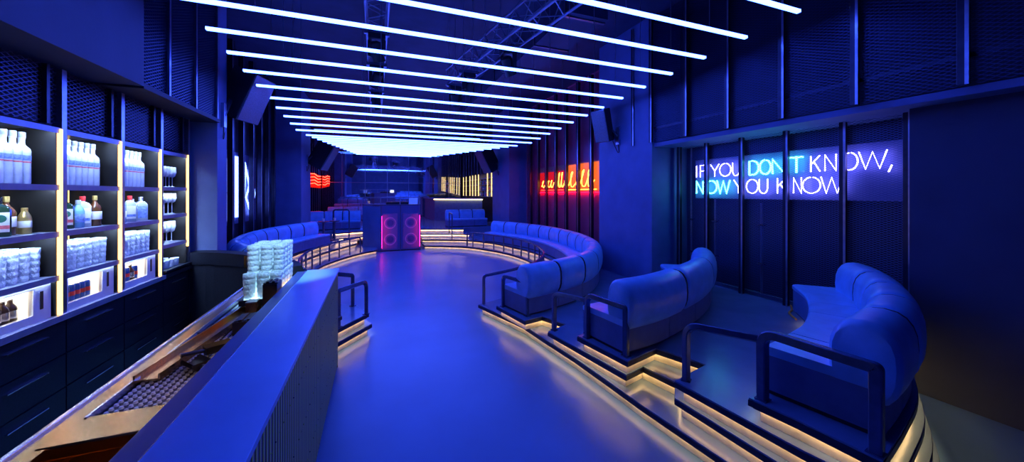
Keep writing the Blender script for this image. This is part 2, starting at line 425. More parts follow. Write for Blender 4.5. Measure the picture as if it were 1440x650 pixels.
def sofa(name, label, outer, side, z0, n, depth=.60, seat_h=.33, bw=.160, bh=.243, bc=(.09, .457), group=None, ends=None, nb=None, bolster_to=None):
    """outer = plan curve of the back foot line; side = +1 when the seat lies to its right"""
    P = catmull(outer, .05); _, Ltot = seg_path(P, 0, .1)
    mid = P[len(P) // 2]
    t = thing(name, label, 'sofa', (mid.x, mid.y, z0), group)
    obj('plinth', varsweep(MB(), seg_path(P, .02, Ltot - .02)[0], [[(.03, z0), (depth - .03, z0), (depth - .03, z0 + .05), (.03, z0 + .05)]] * len(seg_path(P, .02, Ltot - .02)[0]), side), 'seam', t)
    g = .006
    for k in range(n):
        pp, _ = seg_path(P, Ltot * k / n + g, Ltot * (k + 1) / n - g, .06)
        zt = z0 + seat_h
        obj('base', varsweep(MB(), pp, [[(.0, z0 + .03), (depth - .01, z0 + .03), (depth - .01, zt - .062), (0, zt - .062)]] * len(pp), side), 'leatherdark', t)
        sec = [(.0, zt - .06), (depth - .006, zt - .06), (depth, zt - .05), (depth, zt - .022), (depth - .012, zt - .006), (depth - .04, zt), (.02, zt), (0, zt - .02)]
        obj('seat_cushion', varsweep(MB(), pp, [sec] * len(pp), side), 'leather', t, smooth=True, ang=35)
    nb = nb or n
    Lb = bolster_to or Ltot
    pp, _ = seg_path(P, .05, Lb - .05, .06)
    ov = lambda s: [(bc[0] + bw * s * (abs(math.cos(q)) ** .8) * (1 if math.cos(q) > 0 else -1), z0 + bc[1] + bh * s * (abs(math.sin(q)) ** .8) * (1 if math.sin(q) > 0 else -1)) for q in [2 * PI * i / 20 for i in range(20)]]
    obj('back_frame', varsweep(MB(), pp, [ov(.68)] * len(pp), side), 'seam', t, smooth=True)
    for k in range(1, nb):
        pp, _ = seg_path(P, Lb * k / nb - .012, Lb * k / nb + .012, .012)
        obj('seam_band', varsweep(MB(), pp, [ov(.945)] * len(pp), side), 'seam', t, smooth=True, ang=50)
    for k in range(nb):
        a = Lb * k / nb + .007; b = Lb * (k + 1) / nb - .007
        pp, _ = seg_path(P, a, b, .03)
        Ls = b - a; secs = []
        for i in range(len(pp)):
            d = min(i, len(pp) - 1 - i) * Ls / (len(pp) - 1)
            outer_end = (k == 0 and i < len(pp) / 2) or (k == nb - 1 and i > len(pp) / 2)
            s = 1 - .13 * max(0, 1 - d / .035) ** 2 if outer_end else 1 - .13 * max(0, 1 - d / .06) ** 2
            secs.append(ov(s))
        obj('back_cushion', varsweep(MB(), pp, secs, side), 'leather', t, smooth=True, ang=50)
    return t
S1front = catmull([(1.77, 5.07), (2.3, 5.22), (2.95, 5.54), (3.5, 6.1), (3.9, 6.75), (4.2, 7.6), (4.37, 8.54), (4.39, 9.6), (4.22, 10.6), (3.88, 11.54), (3.45, 12.2)], .1)
S1outer = [tuple(p) for p in offset(S1front, .60)][::3]
sofa('curved_sofa', 'long blue leather sofa curving around the right side of the dance floor', S1outer, -1, 2 * RS, 15, nb=15)
sofa('curved_sofa', 'middle blue leather sofa of the right platform, backed by two long cushions', [(2.21, 2.77), (2.7, 2.85), (3.2, 3.02), (3.8, 3.28), (4.35, 3.62), (4.8, 4.02), (5.1, 4.5)], -1, 3 * RS, 5, nb=3, bolster_to=3.05)
sofa('curved_sofa', 'nearest blue leather sofa, at the bottom right corner of the tall platform', [(2.66, 1.115), (3.02, 1.19), (3.53, 1.33), (4.1, 1.60), (4.6, 1.92), (5.0, 2.3)], -1, 4 * RS, 6, nb=5, bc=(.09, .405), bolster_to=2.58)
sofa('curved_sofa', 'long blue leather sofa along the left wall below the white lit panel', [(-1.62, 6.25), (-2.05, 6.98), (-2.42, 7.7), (-2.58, 8.5), (-2.62, 9.4), (-2.5, 10.4), (-2.2, 11.4), (-1.8, 12.2)], 1, 3 * RS, 10)
# far sofas
sofa('straight_sofa', 'small blue sofa of three cushions in front of the far bar', [(2.78, 15.25), (3.6, 15.25), (4.5, 15.25)], 1, 4 * RS, 3)
sofa('straight_sofa', 'dark blue sofa on the far left above the lit steps', [(-2.55, 15.6), (-1.6, 15.75), (-.55, 15.75)], 1, 4 * RS, 3)
sofa('straight_sofa', 'dark sofa standing along the foot of the back mirror', [(-2.3, 20.6), (-.8, 20.6), (.6, 20.6)], 1, 4 * RS, 4)

# ------------------------------------------------------------------ handrails
def rounded(pts, radii, k=6):
    P = [Vector(p) for p in pts]; out = [P[0]]
    for i in range(1, len(P) - 1):
        r = radii[i - 1]
        if r <= 0: out.append(P[i]); continue
        a = (P[i - 1] - P[i]).normalized(); b = (P[i + 1] - P[i]).normalized()
        s = P[i] + a * r; e = P[i] + b * r
        for j in range(k + 1):
            q = j / k; out.append(s * (1 - q) ** 2 + P[i] * 2 * q * (1 - q) + e * q * q)
    out.append(P[-1]); return out
def handrail(label, p0, p1, z0, h=.485, w=.05, r=(.09, .012), group=None):
    t = thing('handrail', label, 'rail', (p0[0], p0[1], z0), group)
    path = rounded([(*p0, z0 + .006), (*p0, z0 + h - w / 2), (*p1, z0 + h - w / 2), (*p1, z0 + .006)], r)
    obj('rail_frame', MB().bar(path, w, w), 'rail', t, smooth=True, ang=25)
    d = Vector((p1[0] - p0[0], p1[1] - p0[1], 0)).normalized(); e = Vector((-d.y, d.x, 0))
    for p in (p0, p1):
        obj('foot_plate', MB().obox((p[0], p[1], z0 + .004), d, e, (0, 0, 1), .036, .036, .004), 'rail', t)
    return t
handrail('dark rail at the near end of the long curved sofa', (1.79, 5.03), (1.96, 4.52), 2 * RS)
handrail('free standing rail between the long curved sofa and the middle sofa', (2.07, 3.93), (2.27, 3.53), 2 * RS, r=(.09, .012))
handrail('dark rail at the end of the middle sofa', (2.12, 3.27), (2.225, 2.77), 3 * RS)
handrail('free standing rail between the middle sofa and the nearest sofa', (2.40, 2.23), (2.67, 1.80), 3 * RS, r=(.1, .012))
handrail('large dark rail at the end of the nearest sofa', (2.45, 1.64), (2.51, 1.08), 4 * RS, w=.056)
handrail('rail on the front edge of the small step block beside the bar end', (-.12, 5.40), (-.44, 4.99), 2 * RS, r=(.09, .02))
handrail('rail on the back edge of the small step block beside the bar end', (-.32, 5.86), (-.62, 6.10), 2 * RS, r=(.02, .02))
def curved_rail(label, path, z0, h, post_at, cat='rail', w=.045, closed_ends=(True, True)):
    P = path; t = thing('handrail', label, cat, (P[0].x, P[0].y, z0))
    top = [Vector((p.x, p.y, z0 + h - w / 2)) for p in P]
    a = Vector((P[0].x, P[0].y, z0 + .004)); b = Vector((P[-1].x, P[-1].y, z0 + .004))
    full = rounded([a] + top + [b], [.07 if i in (0, len(top) - 1) else 0 for i in range(len(top))])
    obj('rail_frame', MB().bar(full, w, w), 'rail', t, smooth=True, ang=25)
    for q in post_at:
        p, _ = seg_path(P, q, q + .01)
        obj('post', MB().bar([(p[0].x, p[0].y, z0 + .004), (p[0].x, p[0].y, z0 + h - w)], .036), 'rail', t)
    return t
ri = resample(catmull([tuple(p) for p in offset(inner1, .06)], .1), .16)
ri[0] = Vector((1.69, 5.72, 0))
Lr = sum((ri[i + 1] - ri[i]).length for i in range(len(ri) - 1))
cut = [p for p in ri if not (p.y > 12.25)]
Lc = sum((cut[i + 1] - cut[i]).length for i in range(len(cut) - 1))
curved_rail('long curved rail around the right edge of the dance floor', cut, RS, .5, [.95 + .5 * k for k in range(int((Lc - 1.1) / .5) + 1)])
li = catmull([tuple(p) for p in offset(A1[:-3], .06)], .1)
li = [p for p in resample(li, .16) if 7.2 < p.y < 12.1]
Ll = sum((li[i + 1] - li[i]).length for i in range(len(li) - 1))
curved_rail('long curved rail around the left edge of the dance floor', li, RS, .5, [.5 + .5 * k for k in range(int((Ll - .6) / .5))])
handrail('tall slim stair rail right of the speaker booth', (2.62, 12.95), (2.72, 14.0), 2 * RS, h=.95, w=.04)
handrail('tall stair rail left of the speaker booth', (-.85, 13.5), (-1.35, 13.62), 2 * RS + .151, h=1.0, w=.045, r=(.08, .08))

# ------------------------------------------------------------------ hanging light tubes
def tube_light(Y, z, x0, x1, label, wires):
    t = thing('light_tube', label, 'tube light', (x0, Y, z), 'hanging light tubes')
    w = .03
    obj('housing', MB().box(x0, x1, Y + .004, Y + w, z + .006, z + w + .012), 'metal', t)
    obj('diffuser', MB().box(x0, x1, Y - .012, Y + .004, z, z + w), 'tube', t)
    obj('lower_lens', MB().box(x0 + .002, x1 - .002, Y + .005, Y + w, z - .002, z + .005), 'tubelow', t)
    for s in (0, 1): obj('end_cap', MB().box((x0 - .006, x1)[s], (x0, x1 + .006)[s], Y - .012, Y + w, z - .002, z + w + .012), 'metal', t)
    if wires:
        for k in range(wires):
            x = x0 + (x1 - x0) * (k + .5) / wires
            obj('suspension_wire', MB().box(x - .003, x + .003, Y + .02, Y + .026, z + w + .012, 5.3), 'steelpost', t)
for n in range(13):
    Y = 2.54 + .605 * n; z = 4.01 - .069 * (Y - 2.54)
    tube_light(Y, z, -1.78, 4.4, ORD[n] + ' of the wide hanging light tubes, counted from the camera', 5 if n < 8 else 2)
n = 0; Y = 10.3
while Y < 14.8:
    q = (Y - 9.84) / 4.7
    x0 = -1.75 + q * 1.05; x1 = 4.35 - q * 2.2
    tube_light(Y, 3.47, x0, x1, ORD[n] + ' of the closely spaced far light tubes, counted from the front', 2)
    n += 1; Y += .36

for n in range(4):
    tube_light(16.2 + 1.4 * n, 4.55, -2.3, 4.6, ORD[n] + ' of the added unseen light tubes over the far room, counted from the dance floor', 2)  # unseen tubes, added to brighten the far room
# ------------------------------------------------------------------ trusses with moving lights
def truss(label, a, b, w=.22):
    a = Vector(a); b = Vector(b); d = (b - a).normalized(); s = d.cross(Vector((0, 0, 1))).normalized(); u = s.cross(d)
    t = thing('lighting_truss', label, 'truss', tuple((a + b) / 2))
    cs = [(-1, -1), (1, -1), (1, 1), (-1, 1)]
    for (i, j) in cs:
        o = s * i * w / 2 + u * j * w / 2
        obj('chord', MB().tube([a + o, b + o], .02, 8), 'truss', t, smooth=True)
    mb = MB(); L = (b - a).length; n = int(L / .25)
    for k in range(n):
        p = a + d * (L * k / n); q = a + d * (L * (k + 1) / n)
        for f in range(4):
            i0, j0 = cs[f]; i1, j1 = cs[(f + 1) % 4]
            if k % 2: i0, j0, i1, j1 = i1, j1, i0, j0
            mb.tube([p + s * i0 * w / 2 + u * j0 * w / 2, q + s * i1 * w / 2 + u * j1 * w / 2], .009, 5)
    obj('lacing', mb, 'truss', t)
    mb = MB()
    for q in (.15, .85):
        p = a + (b - a) * q
        mb.tube([(p.x, p.y, p.z + w / 2), (p.x, p.y, 5.3)], .008, 5)
    obj('hanger', mb, 'truss', t)
truss('left lighting truss running away from the camera under the ceiling', (.02, 4.2, 4.75), (.02, 12.5, 4.75), .3)
truss('right diagonal lighting truss under the ceiling', (2.35, 3.5, 4.6), (1.65, 8.0, 4.6), .34)
def moving_head(label, x, y, z, rz, tilt):
    t = thing('stage_light', label, 'stage light', (x, y, z), 'stage lights under the trusses')
    obj('clamp', MB().box(x - .19, x + .19, y - .03, y + .03, z - .06, z + .004), 'truss', t)
    obj('base', MB().box(x - .13, x + .13, y - .1, y + .1, z - .15, z - .06), 'spk', t, bevel=.015)
    d = Vector((math.cos(rz), math.sin(rz), 0)); e = Vector((-d.y, d.x, 0))
    for s in (-1, 1):
        obj('yoke_arm', MB().obox(Vector((x, y, z - .27)) + e * s * .12, d, e, (0, 0, 1), .05, .015, .13), 'spk', t, bevel=.01)
    ax = (d * math.sin(tilt) + Vector((0, 0, -math.cos(tilt))))
    c = Vector((x, y, z - .33)); sd = ax.cross(e)
    mb = MB(); prof = [(.05, -.16), (.09, -.13), (.1, 0), (.095, .1), (.1, .15)]; vs = []; fs = []
    for (r, h) in prof:
        for k in range(12):
            q = 2 * PI * k / 12; vs.append(c + ax * h + e * r * math.cos(q) + sd * r * math.sin(q))
    for i in range(len(prof) - 1):
        for k in range(12): fs.append((i * 12 + k, i * 12 + (k + 1) % 12, (i + 1) * 12 + (k + 1) % 12, (i + 1) * 12 + k))
    fs.append(tuple(range(12))); mb.add(vs, fs); obj('head', mb, 'spk', t, smooth=True)
    lens = MB(); vs = [c + ax * .149 + e * .085 * math.cos(2 * PI * k / 12) + sd * .085 * math.sin(2 * PI * k / 12) for k in range(12)]
    lens.add(vs, [tuple(range(12))]); obj('lens', lens, 'chrome', t)
moving_head('stage light under the left truss, close to the camera', .02, 6.1, 4.6, 1.0, .5)
moving_head('stage light under the left truss, second from the camera', .02, 7.6, 4.6, 2.0, .7)
moving_head('stage light under the left truss, farthest from the camera', .02, 9.6, 4.6, .4, .5)
moving_head('stage light under the right truss, near its middle', 2.05, 5.5, 4.43, .6, .6)
moving_head('stage light under the right truss, left of its end', 1.72, 6.9, 4.43, 2.2, .4)
moving_head('stage light at the far end of the right truss', 1.66, 7.85, 4.43, 1.2, .7)
moving_head('added stage light over the bar, out of view, nearest to the camera', -.5, 2.9, 5.0, 1.9, .35)  # fixture and its spot are added, out of view, to brighten the stacked glasses
t = bpy.data.objects['stage_light.006'] if 'stage_light.006' in bpy.data.objects else None
obj('added_pole', MB().tube([(-.5, 2.9, 5.0), (-.5, 2.9, 5.3)], .02, 8), 'truss', t)
ld = bpy.data.lights.new('added_spot', 'SPOT'); ld.energy = 1100; ld.color = (.42, .74, 1.); ld.spot_size = R_(18); ld.spot_blend = .7; ld.shadow_soft_size = .06
lo = bpy.data.objects.new('added_spot', ld); COL.objects.link(lo); lo.parent = t
lo.location = Vector((-.56, 3.07, 4.46)) - t.location
lo.rotation_euler = (Vector((-.90, 4.28, 1.25)) - Vector((-.56, 3.07, 4.46))).to_track_quat('-Z', 'Y').to_euler()
# ceiling duct
t = thing('air_duct', 'dark rectangular air duct crossing under the ceiling on the right', 'duct', (3.15, 6.5, 4.8))
obj('duct_body', MB().box(2.8, 3.5, 4.8, 12.5, 4.8, 5.299), 'ceil', t)
for k in range(7): obj('flange', MB().box(2.78, 3.52, 4.9 + k * 1.2, 4.95 + k * 1.2, 4.78, 5.298), 'metal', t)

# ================================================================== BACK BAR
BX = -2.43; BB = -2.78
Y0 = 3.405; BW = .7175
bays = [(Y0, 4.14), (4.14, 4.88), (4.88, 5.60), (5.60, 6.27)]
zs = [2.54, 2.07, 1.685, 1.325, 1.01]
bayname = ['nearest', 'second', 'third', 'last']
for i, (ya, yb) in enumerate(bays):
    t = thing('shelf_unit', bayname[i] + ' back bar shelf unit from the camera, edged by warm light strip', 'shelf', (BX, (ya + yb) / 2, .9), 'back bar shelf units')
    obj('back_panel', MB().box(BB - .02, BB, ya, yb, 1.0, 2.54), 'shelfback', t)
    lv = zs[:4] if i < 3 else [2.53, 2.08, 1.73, 1.36]
    for j, z in enumerate(lv):
        s = obj('shelf', MB().box(BB, BX, ya, yb - .05, z - .022, z).box(BX - .012, BX, ya, yb - .05, z - .045, z - .022), 'shelf', t)
        # slim light under the front lip of every board
        obj('shelf_light', MB().box(BX - .032, BX - .014, ya + .03, yb - .12, z - .030, z - .0225), 'cool', s)
    obj('side_post', MB().box(BB, BX - .004, yb - .10, yb - .088, 1.0, 2.52), 'shelfback', t)
    obj('side_post', MB().box(BX - .06, BX + .004, yb - .05, yb, .95, 3.03), 'steelpost', t)
    zb = 1.0 if i < 3 else 1.27
    obj('light_strip', MB().box(BX - .03, BX + .010, yb - .068, yb - .052, zb, 2.53), 'warmpost', t)
    sp = obj('divider', MB().box(BB + .02, BB + .026, yb - .16, yb - .154, 1.32, 2.52), 'warmfar', t)
    # wire mesh front over the unit
    obj('upper_mesh', MB().quad((BX - .03, ya, 2.56), (BX - .03, yb - .05, 2.56), (BX - .03, yb - .05, 3.03), (BX - .03, ya, 3.03)), 'mesh', t)
    obj('upper_post', MB().box(BX - .05, BX, yb - .19, yb - .16, 2.56, 3.03), 'post', t)
    if i == 3:
        obj('worktop', MB().box(BB, BX + .03, ya, yb, 1.02, 1.045), 'cab', t)
struct('trim_4', MB().box(-3.05, BB - .02, 3.0, 6.4, 0, 3.05), 'wallblack')
# drawer cabinets below
for i, (ya, yb) in enumerate([(1.2, 2.67), (2.67, 3.405)] + bays):
    nm = ['long black drawer cabinet closest to the camera', 'black drawer cabinet at the left edge of the photo'] + ['black drawer cabinet under the %s shelf unit' % b for b in bayname]
    t = thing('drawer_cabinet', nm[i], 'cabinet', (BX, (ya + yb) / 2, 0), 'black drawer cabinets')
    obj('body', MB().box(BB, BX - .02, ya + .002, yb - .002, .08, .95), 'cab', t)
    obj('kick_board', MB().box(BB, BX - .06, ya + .002, yb - .002, 0, .08), 'black', t)
    obj('ledge', MB().box(BB, BX + .03, ya + .001, yb - .001, .95, 1.0), 'shelf' if i < 5 else 'cab', t)
    for (za, zb) in ((.66, .93), (.38, .65), (.1, .37)):
        d = obj('drawer', MB().box(BX - .02, BX, ya + .006, yb - .006, za, zb), 'cab', t)
        obj('handle', MB().box(BX, BX + .018, (ya + yb) / 2 - .17, (ya + yb) / 2 + .17, zb - .075, zb - .067), 'chrome', d)

# fridges with lit insides
def can(r, h, n=10): return [(r * .8, 0), (r, .01), (r, h - .012), (r * .8, h)]
for i in range(3):
    ya, yb = bays[i][0] + .02, bays[i][1] - .12
    t = thing('bar_fridge', 'white lit glass door fridge at the bottom of the %s shelf unit' % bayname[i], 'fridge', (BX, (ya + yb) / 2, 1.0), 'white back bar fridges')
    z0, z1 = 1.0, 1.30
    x1 = BX - .02; w = .035
    mb = MB().box(BB, BB + .015, ya, yb, z0, z1).box(BB + .015, x1 - .03, ya, ya + .012, z0, z1).box(BB + .015, x1 - .03, yb - .012, yb, z0, z1)
    mb.box(BB + .015, x1 - .03, ya + .012, yb - .012, z0, z0 + .03).box(BB + .015, x1 - .03, ya + .012, yb - .012, z1 - .012, z1)
    obj('body', mb, 'white', t)
    rs = .16   # wide right stile with the grip
    d = MB().box(x1 - .028, x1, ya, yb, z0, z0 + .06).box(x1 - .028, x1, ya, yb, z1 - .045, z1).box(x1 - .028, x1, ya, ya + w, z0 + .06, z1 - .045).box(x1 - .028, x1, yb - rs, yb, z0 + .06, z1 - .045)
    dd = obj('door', d, 'white', t)
    obj('pane', MB().box(x1 - .018, x1 - .012, ya + w + .001, yb - rs - .001, z0 + .061, z1 - .046), 'clear', dd)
    obj('handle', MB().box(x1 - .002, x1 + .004, yb - rs + .06, yb - rs + .085, z0 + .09, z1 - .07), 'black', dd)
    obj('inner_light', MB().box(BB + .06, x1 - .05, ya + .03, yb - .03, z1 - .020, z1 - .0125), 'fridgelight', t)
    cols = [['bottlebrown'] * 6, ['canblue'] * 7, ['canblue', 'canblue', 'bottlebrown', 'canblue', 'bottlebrown']][i]
M['bottlebrown'] = pmat('dark bottle', (.05, .03, .025), .15, var=.2, vscale=30)
M['canblue'] = pmat('blue can', (.04, .12, .55), .25, .5, var=.1, vscale=30)
M['canred'] = pmat('red print', (.75, .06, .05), .4, var=.1, vscale=30)
M['cansilver'] = pmat('silver can', (.7, .72, .78), .25, .8, var=.1, vscale=30)
def proto_can(kind):
    t = thing('drink_can' if kind else 'small_bottle', 'x', 'can' if kind else 'bottle')
    if kind:
        obj('can_body', MB().lathe(can(.030, .155), 12), 'canblue', t, smooth=True)
        obj('print_band', MB().lathe([(.0305, .06), (.0308, .062), (.0308, .095), (.0305, .097)], 12), 'canred', t, smooth=True)
        obj('can_top', MB().lathe([(.025, .155), (.025, .159)], 12), 'cansilver', t)
    else:
        obj('glass_body', MB().lathe([(.030, 0), (.034, .008), (.034, .11), (.030, .125), (.014, .15), (.013, .172)], 12), 'bottlebrown', t, smooth=True)
        obj('cap', MB().lathe([(.015, .172), (.015, .182), (.012, .185)], 12), 'cansilver', t)
        obj('label', MB().lathe([(.0345, .04), (.0348, .042), (.0348, .095), (.0345, .097)], 12), 'cansilver', t, smooth=True)
    return t
pc = [None, None]
for i in range(3):
    ya, yb = bays[i][0] + .02 + .05, bays[i][1] - .12 - .18
    kinds = [[0] * 6, [1] * 6, [1, 1, 1, 0, 1]][i]
    for k, kd in enumerate(kinds):
        y = ya + (yb - ya) * (k + .5) / len(kinds); loc = (BX - .11, y, 1.03)
        lab = '%s %s from the left, fridge of %s shelf unit' % (ORD[k], 'blue drink can' if kd else 'small dark bottle', bayname[i])
        if pc[kd] is None:
            pc[kd] = proto_can(kd); o = pc[kd]; o.location = loc
        else: o = dup(pc[kd], loc)
        o['label'] = lab; o['group'] = 'drinks in the back bar fridges'

# ------------------------------------------------------------------ bottles
M['bluelabel'] = pmat('blue print label', (.22, .32, .75), .5, var=.5, vscale=60)
M['redlabel'] = pmat('red print', (.8, .16, .18), .5, var=.3, vscale=60)
M['paper'] = pmat('paper label', (.85, .82, .74), .6, var=.06, vscale=30)
M['gold'] = pmat('gold foil', (.75, .52, .16), .3, .8, var=.15, vscale=30)
M['greenglass'] = pmat('dark green glass', (.015, .035, .02), .1, var=.2, vscale=20)
M['brownglass'] = pmat('brown glass', (.10, .035, .012), .1, var=.2, vscale=20)
M['blackglass'] = pmat('black glass', (.012, .012, .015), .1, var=.2, vscale=20)
M['blueglass'] = pmat('pale blue glass', (.25, .55, .85), .12, trans=.3, var=.1, vscale=20)
M['clearglass'] = pmat('clear bottle glass', (.75, .82, .92), .1, trans=.5, var=.05, vscale=20)
M['redcap'] = pmat('red cap', (.65, .03, .03), .35, var=.1, vscale=20)
M['greycap'] = pmat('silver cap', (.6, .65, .78), .3, .6, var=.1, vscale=20)
M['emblem'] = pmat('green emblem', (.03, .16, .10), .5, var=.2, vscale=30)
def vodka():
    t = thing('vodka_bottle', 'x', 'bottle')
    obj('glass_body', MB().lathe([(.040, 0), (.046, .006), (.047, .02), (.047, .255), (.043, .275), (.030, .292), (.020, .305), (.0175, .32), (.0175, .35), (.020, .352), (.020, .362)], 16), 'frost', t, smooth=True)
    obj('cap', MB().lathe([(.0195, .362), (.021, .364), (.021, .402), (.018, .405)], 14), 'greycap', t, smooth=True)
    obj('neck_print', MB().lathe([(.0478, .185), (.0480, .187), (.0480, .222), (.0478, .224)], 16), 'bluelabel', t, smooth=True)
    obj('red_print', MB().lathe([(.0478, .166), (.0480, .167), (.0480, .176), (.0478, .177)], 16), 'redlabel', t, smooth=True)
    return t
VP = None
for i, n in enumerate((7, 7, 7)):
    ya, yb = bays[i][0] + .045, bays[i][1] - .17
    for k in range(n):
        y = ya + (yb - ya) * (k + .5) / n; loc = (BX - .13, y, zs[1])
        if VP is None: VP = vodka(); o = VP; o.location = loc
        else: o = dup(VP, loc)
        o['label'] = '%s tall frosted bottle from the left, top shelf of %s shelf unit' % (ORD[k], bayname[i])
        o['group'] = 'tall frosted bottles on the top shelves'
def round_bottle(h, r, glass, capm, label, lz=(.2, .5), neck=.014):
    t = thing('spirit_bottle', 'x', 'bottle')
    b = h * .60
    obj('glass_body', MB().lathe([(r * .9, 0), (r, .006), (r, b), (r * .85, b + .022), (neck * 1.3, b + .05), (neck, b + .065), (neck, h * .9)], 14), glass, t, smooth=True)
    obj('cap', MB().lathe([(neck * 1.15, h * .86), (neck * 1.25, h * .865), (neck * 1.25, h), (neck, h + .003)], 12), capm, t, smooth=True)
    obj('label', MB().lathe([(r + .0006, h * lz[0]), (r + .001, h * lz[0] + .001), (r + .001, h * lz[1]), (r + .0006, h * lz[1] + .001)], 14), label, t, smooth=True)
    return t
def square_bottle(h, w, d, glass, capm, label, band=None, emblem=None):
    t = thing('spirit_bottle', 'x', 'bottle')
    b = h * .68; mb = MB()
    def ring(sx, sy, z): return [(-sx / 2, -sy / 2 + .012, z), (-sx / 2 + .012, -sy / 2, z), (sx / 2 - .012, -sy / 2, z), (sx / 2, -sy / 2 + .012, z), (sx / 2, sy / 2 - .012, z), (sx / 2 - .012, sy / 2, z), (-sx / 2 + .012, sy / 2, z), (-sx / 2, sy / 2 - .012, z)]
    rings = [ring(d * .94, w * .94, 0), ring(d, w, .006), ring(d, w, b), ring(d * .8, w * .8, b + .025), ring(.032, .032, b + .045), ring(.03, .03, h * .88)]
    vs = [p for r in rings for p in r]; fs = []
    for i in range(len(rings) - 1):
        for j in range(8): fs.append((i * 8 + j, i * 8 + (j + 1) % 8, (i + 1) * 8 + (j + 1) % 8, (i + 1) * 8 + j))
    fs.append(tuple(range(7, -1, -1))); fs.append(tuple(range(40, 48)))
    obj('glass_body', mb.add(vs, fs), glass, t, smooth=True, ang=30)
    obj('cap', MB().lathe([(.019, h * .85), (.020, h * .855), (.020, h), (.017, h + .002)], 12), capm, t, smooth=True)
    lb = obj('label', MB().box(d / 2, d / 2 + .0015, -w / 2 + .012, w / 2 - .012, h * .12, h * .62), label, t)
    if band: obj('label_band', MB().box(d / 2 + .0015, d / 2 + .0025, -w / 2 + .012, w / 2 - .012, h * .2, h * .29), band, lb)
    if emblem:
        e = MB(); vs = [(d / 2 + .0026, .028 * math.cos(q), h * .46 + .028 * math.sin(q)) for q in [2 * PI * k / 14 for k in range(14)]]
        obj('label_emblem', e.add(vs, [tuple(range(14))]), emblem, lb)
    return t
kinds = {
    'gin': (lambda: round_bottle(.29, .048, 'blueglass', 'gold', 'paper', (.2, .42)), 'pale blue gold capped bottle'),
    'herb': (lambda: square_bottle(.285, .105, .07, 'greenglass', 'blackglass', 'paper', 'redlabel', 'emblem'), 'square green bottle, emblem label, red band'),
    'brandy': (lambda: round_bottle(.29, .046, 'brownglass', 'gold', 'paper', (.22, .48)), 'round brown bottle with gold neck'),
    'slim': (lambda: round_bottle(.27, .034, 'blackglass', 'greycap', 'paper', (.25, .4)), 'slim black bottle with small label'),
    'goldb': (lambda: round_bottle(.20, .036, 'gold', 'gold', 'paper', (.25, .5)), 'short gold coloured bottle'),
    'rum': (lambda: round_bottle(.28, .044, 'clearglass', 'redcap', 'redlabel', (.15, .48)), 'round bottle with red label'),
    'gin2': (lambda: square_bottle(.285, .10, .07, 'clearglass', 'redcap', 'paper', 'bluelabel'), 'square red capped bottle'),
    'blue': (lambda: round_bottle(.25, .04, 'blueglass', 'greycap', 'bluelabel', (.2, .5)), 'small blue bottle'),
    'dia': (lambda: square_bottle(.27, .105, .08, 'clearglass', 'greycap', 'bluelabel'), 'square bottle with blue label'),
}
protos = {}
rows = [['rum', 'gin', 'herb', 'brandy', 'goldb'], ['rum', 'herb', 'blue', 'gin2', 'brandy'], ['dia', 'gin', 'gin2', 'blue', 'dia']]
for i, row in enumerate(rows):
    ya, yb = bays[i][0] + .06, bays[i][1] - .16
    for k, kd in enumerate(row):
        y = ya + (yb - ya) * (k + .5) / len(row); loc = (BX - .11 - .03 * (k % 2), y, zs[2])
        if kd not in protos: protos[kd] = kinds[kd][0](); o = protos[kd]; o.location = loc
        else: o = dup(protos[kd], loc)
        o.rotation_euler = (0, 0, -.75)
        o['label'] = '%s, %s on second shelf of %s unit' % (kinds[kd][1], ORD[k], bayname[i])
        o['group'] = 'spirit bottles on the second shelves'

# ------------------------------------------------------------------ cut crystal glasses, wine glasses
def facet_glass(r0, r1, h, n=12, rows=5):
    """highball glass whose wall is cut into raised diamonds"""
    mb = MB(); vs = []; fs = []
    for i in range(rows * 2 + 1):
        z = h * i / (rows * 2); r = r0 + (r1 - r0) * i / (rows * 2)
        for k in range(n):
            a = 2 * PI * (k + .5 * (i % 2)) / n
            rr = r * (1.0 if (i % 2 == 0) else 1.07) if 0 < i < rows * 2 else r
            vs.append((rr * math.cos(a), rr * math.sin(a), z))
    for i in range(rows * 2):
        for k in range(n):
            a = i * n + k; b = i * n + (k + 1) % n; c = (i + 1) * n + k; d = (i + 1) * n + (k + 1) % n
            if i % 2 == 0: fs += [(a, b, c), (b, d, c)]
            else: fs += [(a, b, d), (a, d, c)]
    nb = len(vs)
    top = rows * 2 * n
    for z, s in ((h, .88), (.03, .82)):
        for k in range(n):
            a = 2 * PI * k / n; r = (r1 if z == h else r0) * s; vs.append((r * math.cos(a), r * math.sin(a), z))
    for k in range(n):
        k2 = (k + 1) % n
        fs += [(top + k, top + k2, nb + k2, nb + k), (nb + k, nb + k2, nb + n + k2, nb + n + k)]
    fs.append(tuple(nb + n + k for k in range(n))); fs.append(tuple(range(n - 1, -1, -1)))
    return mb.add(vs, fs)
GP = None
def place_glass(loc, label, group, scale=1.):
    global GP
    if GP is None:
        GP = obj('highball_glass', facet_glass(.043, .050, .245), 'crystal', loc=(0, 0, 0)); o = GP
    else:
        o = GP.copy(); COL.objects.link(o)
    o.location = loc; o.rotation_euler = (0, 0, random.uniform(0, 6)); tag(o, label, 'glass', group); return o
for i in range(3):
    ya, yb = bays[i][0] + .03, bays[i][1] - .15
    for r in range(2):
        for k in range(6):
            y = ya + (yb - ya) * (k + .5) / 6; x = BX - .09 - .12 * r
            place_glass((x, y, zs[3]), '%s cut crystal glass in %s row, third shelf of %s shelf unit' % (ORD[k], ('front', 'back')[r], bayname[i]), 'cut crystal glasses on the third shelves')
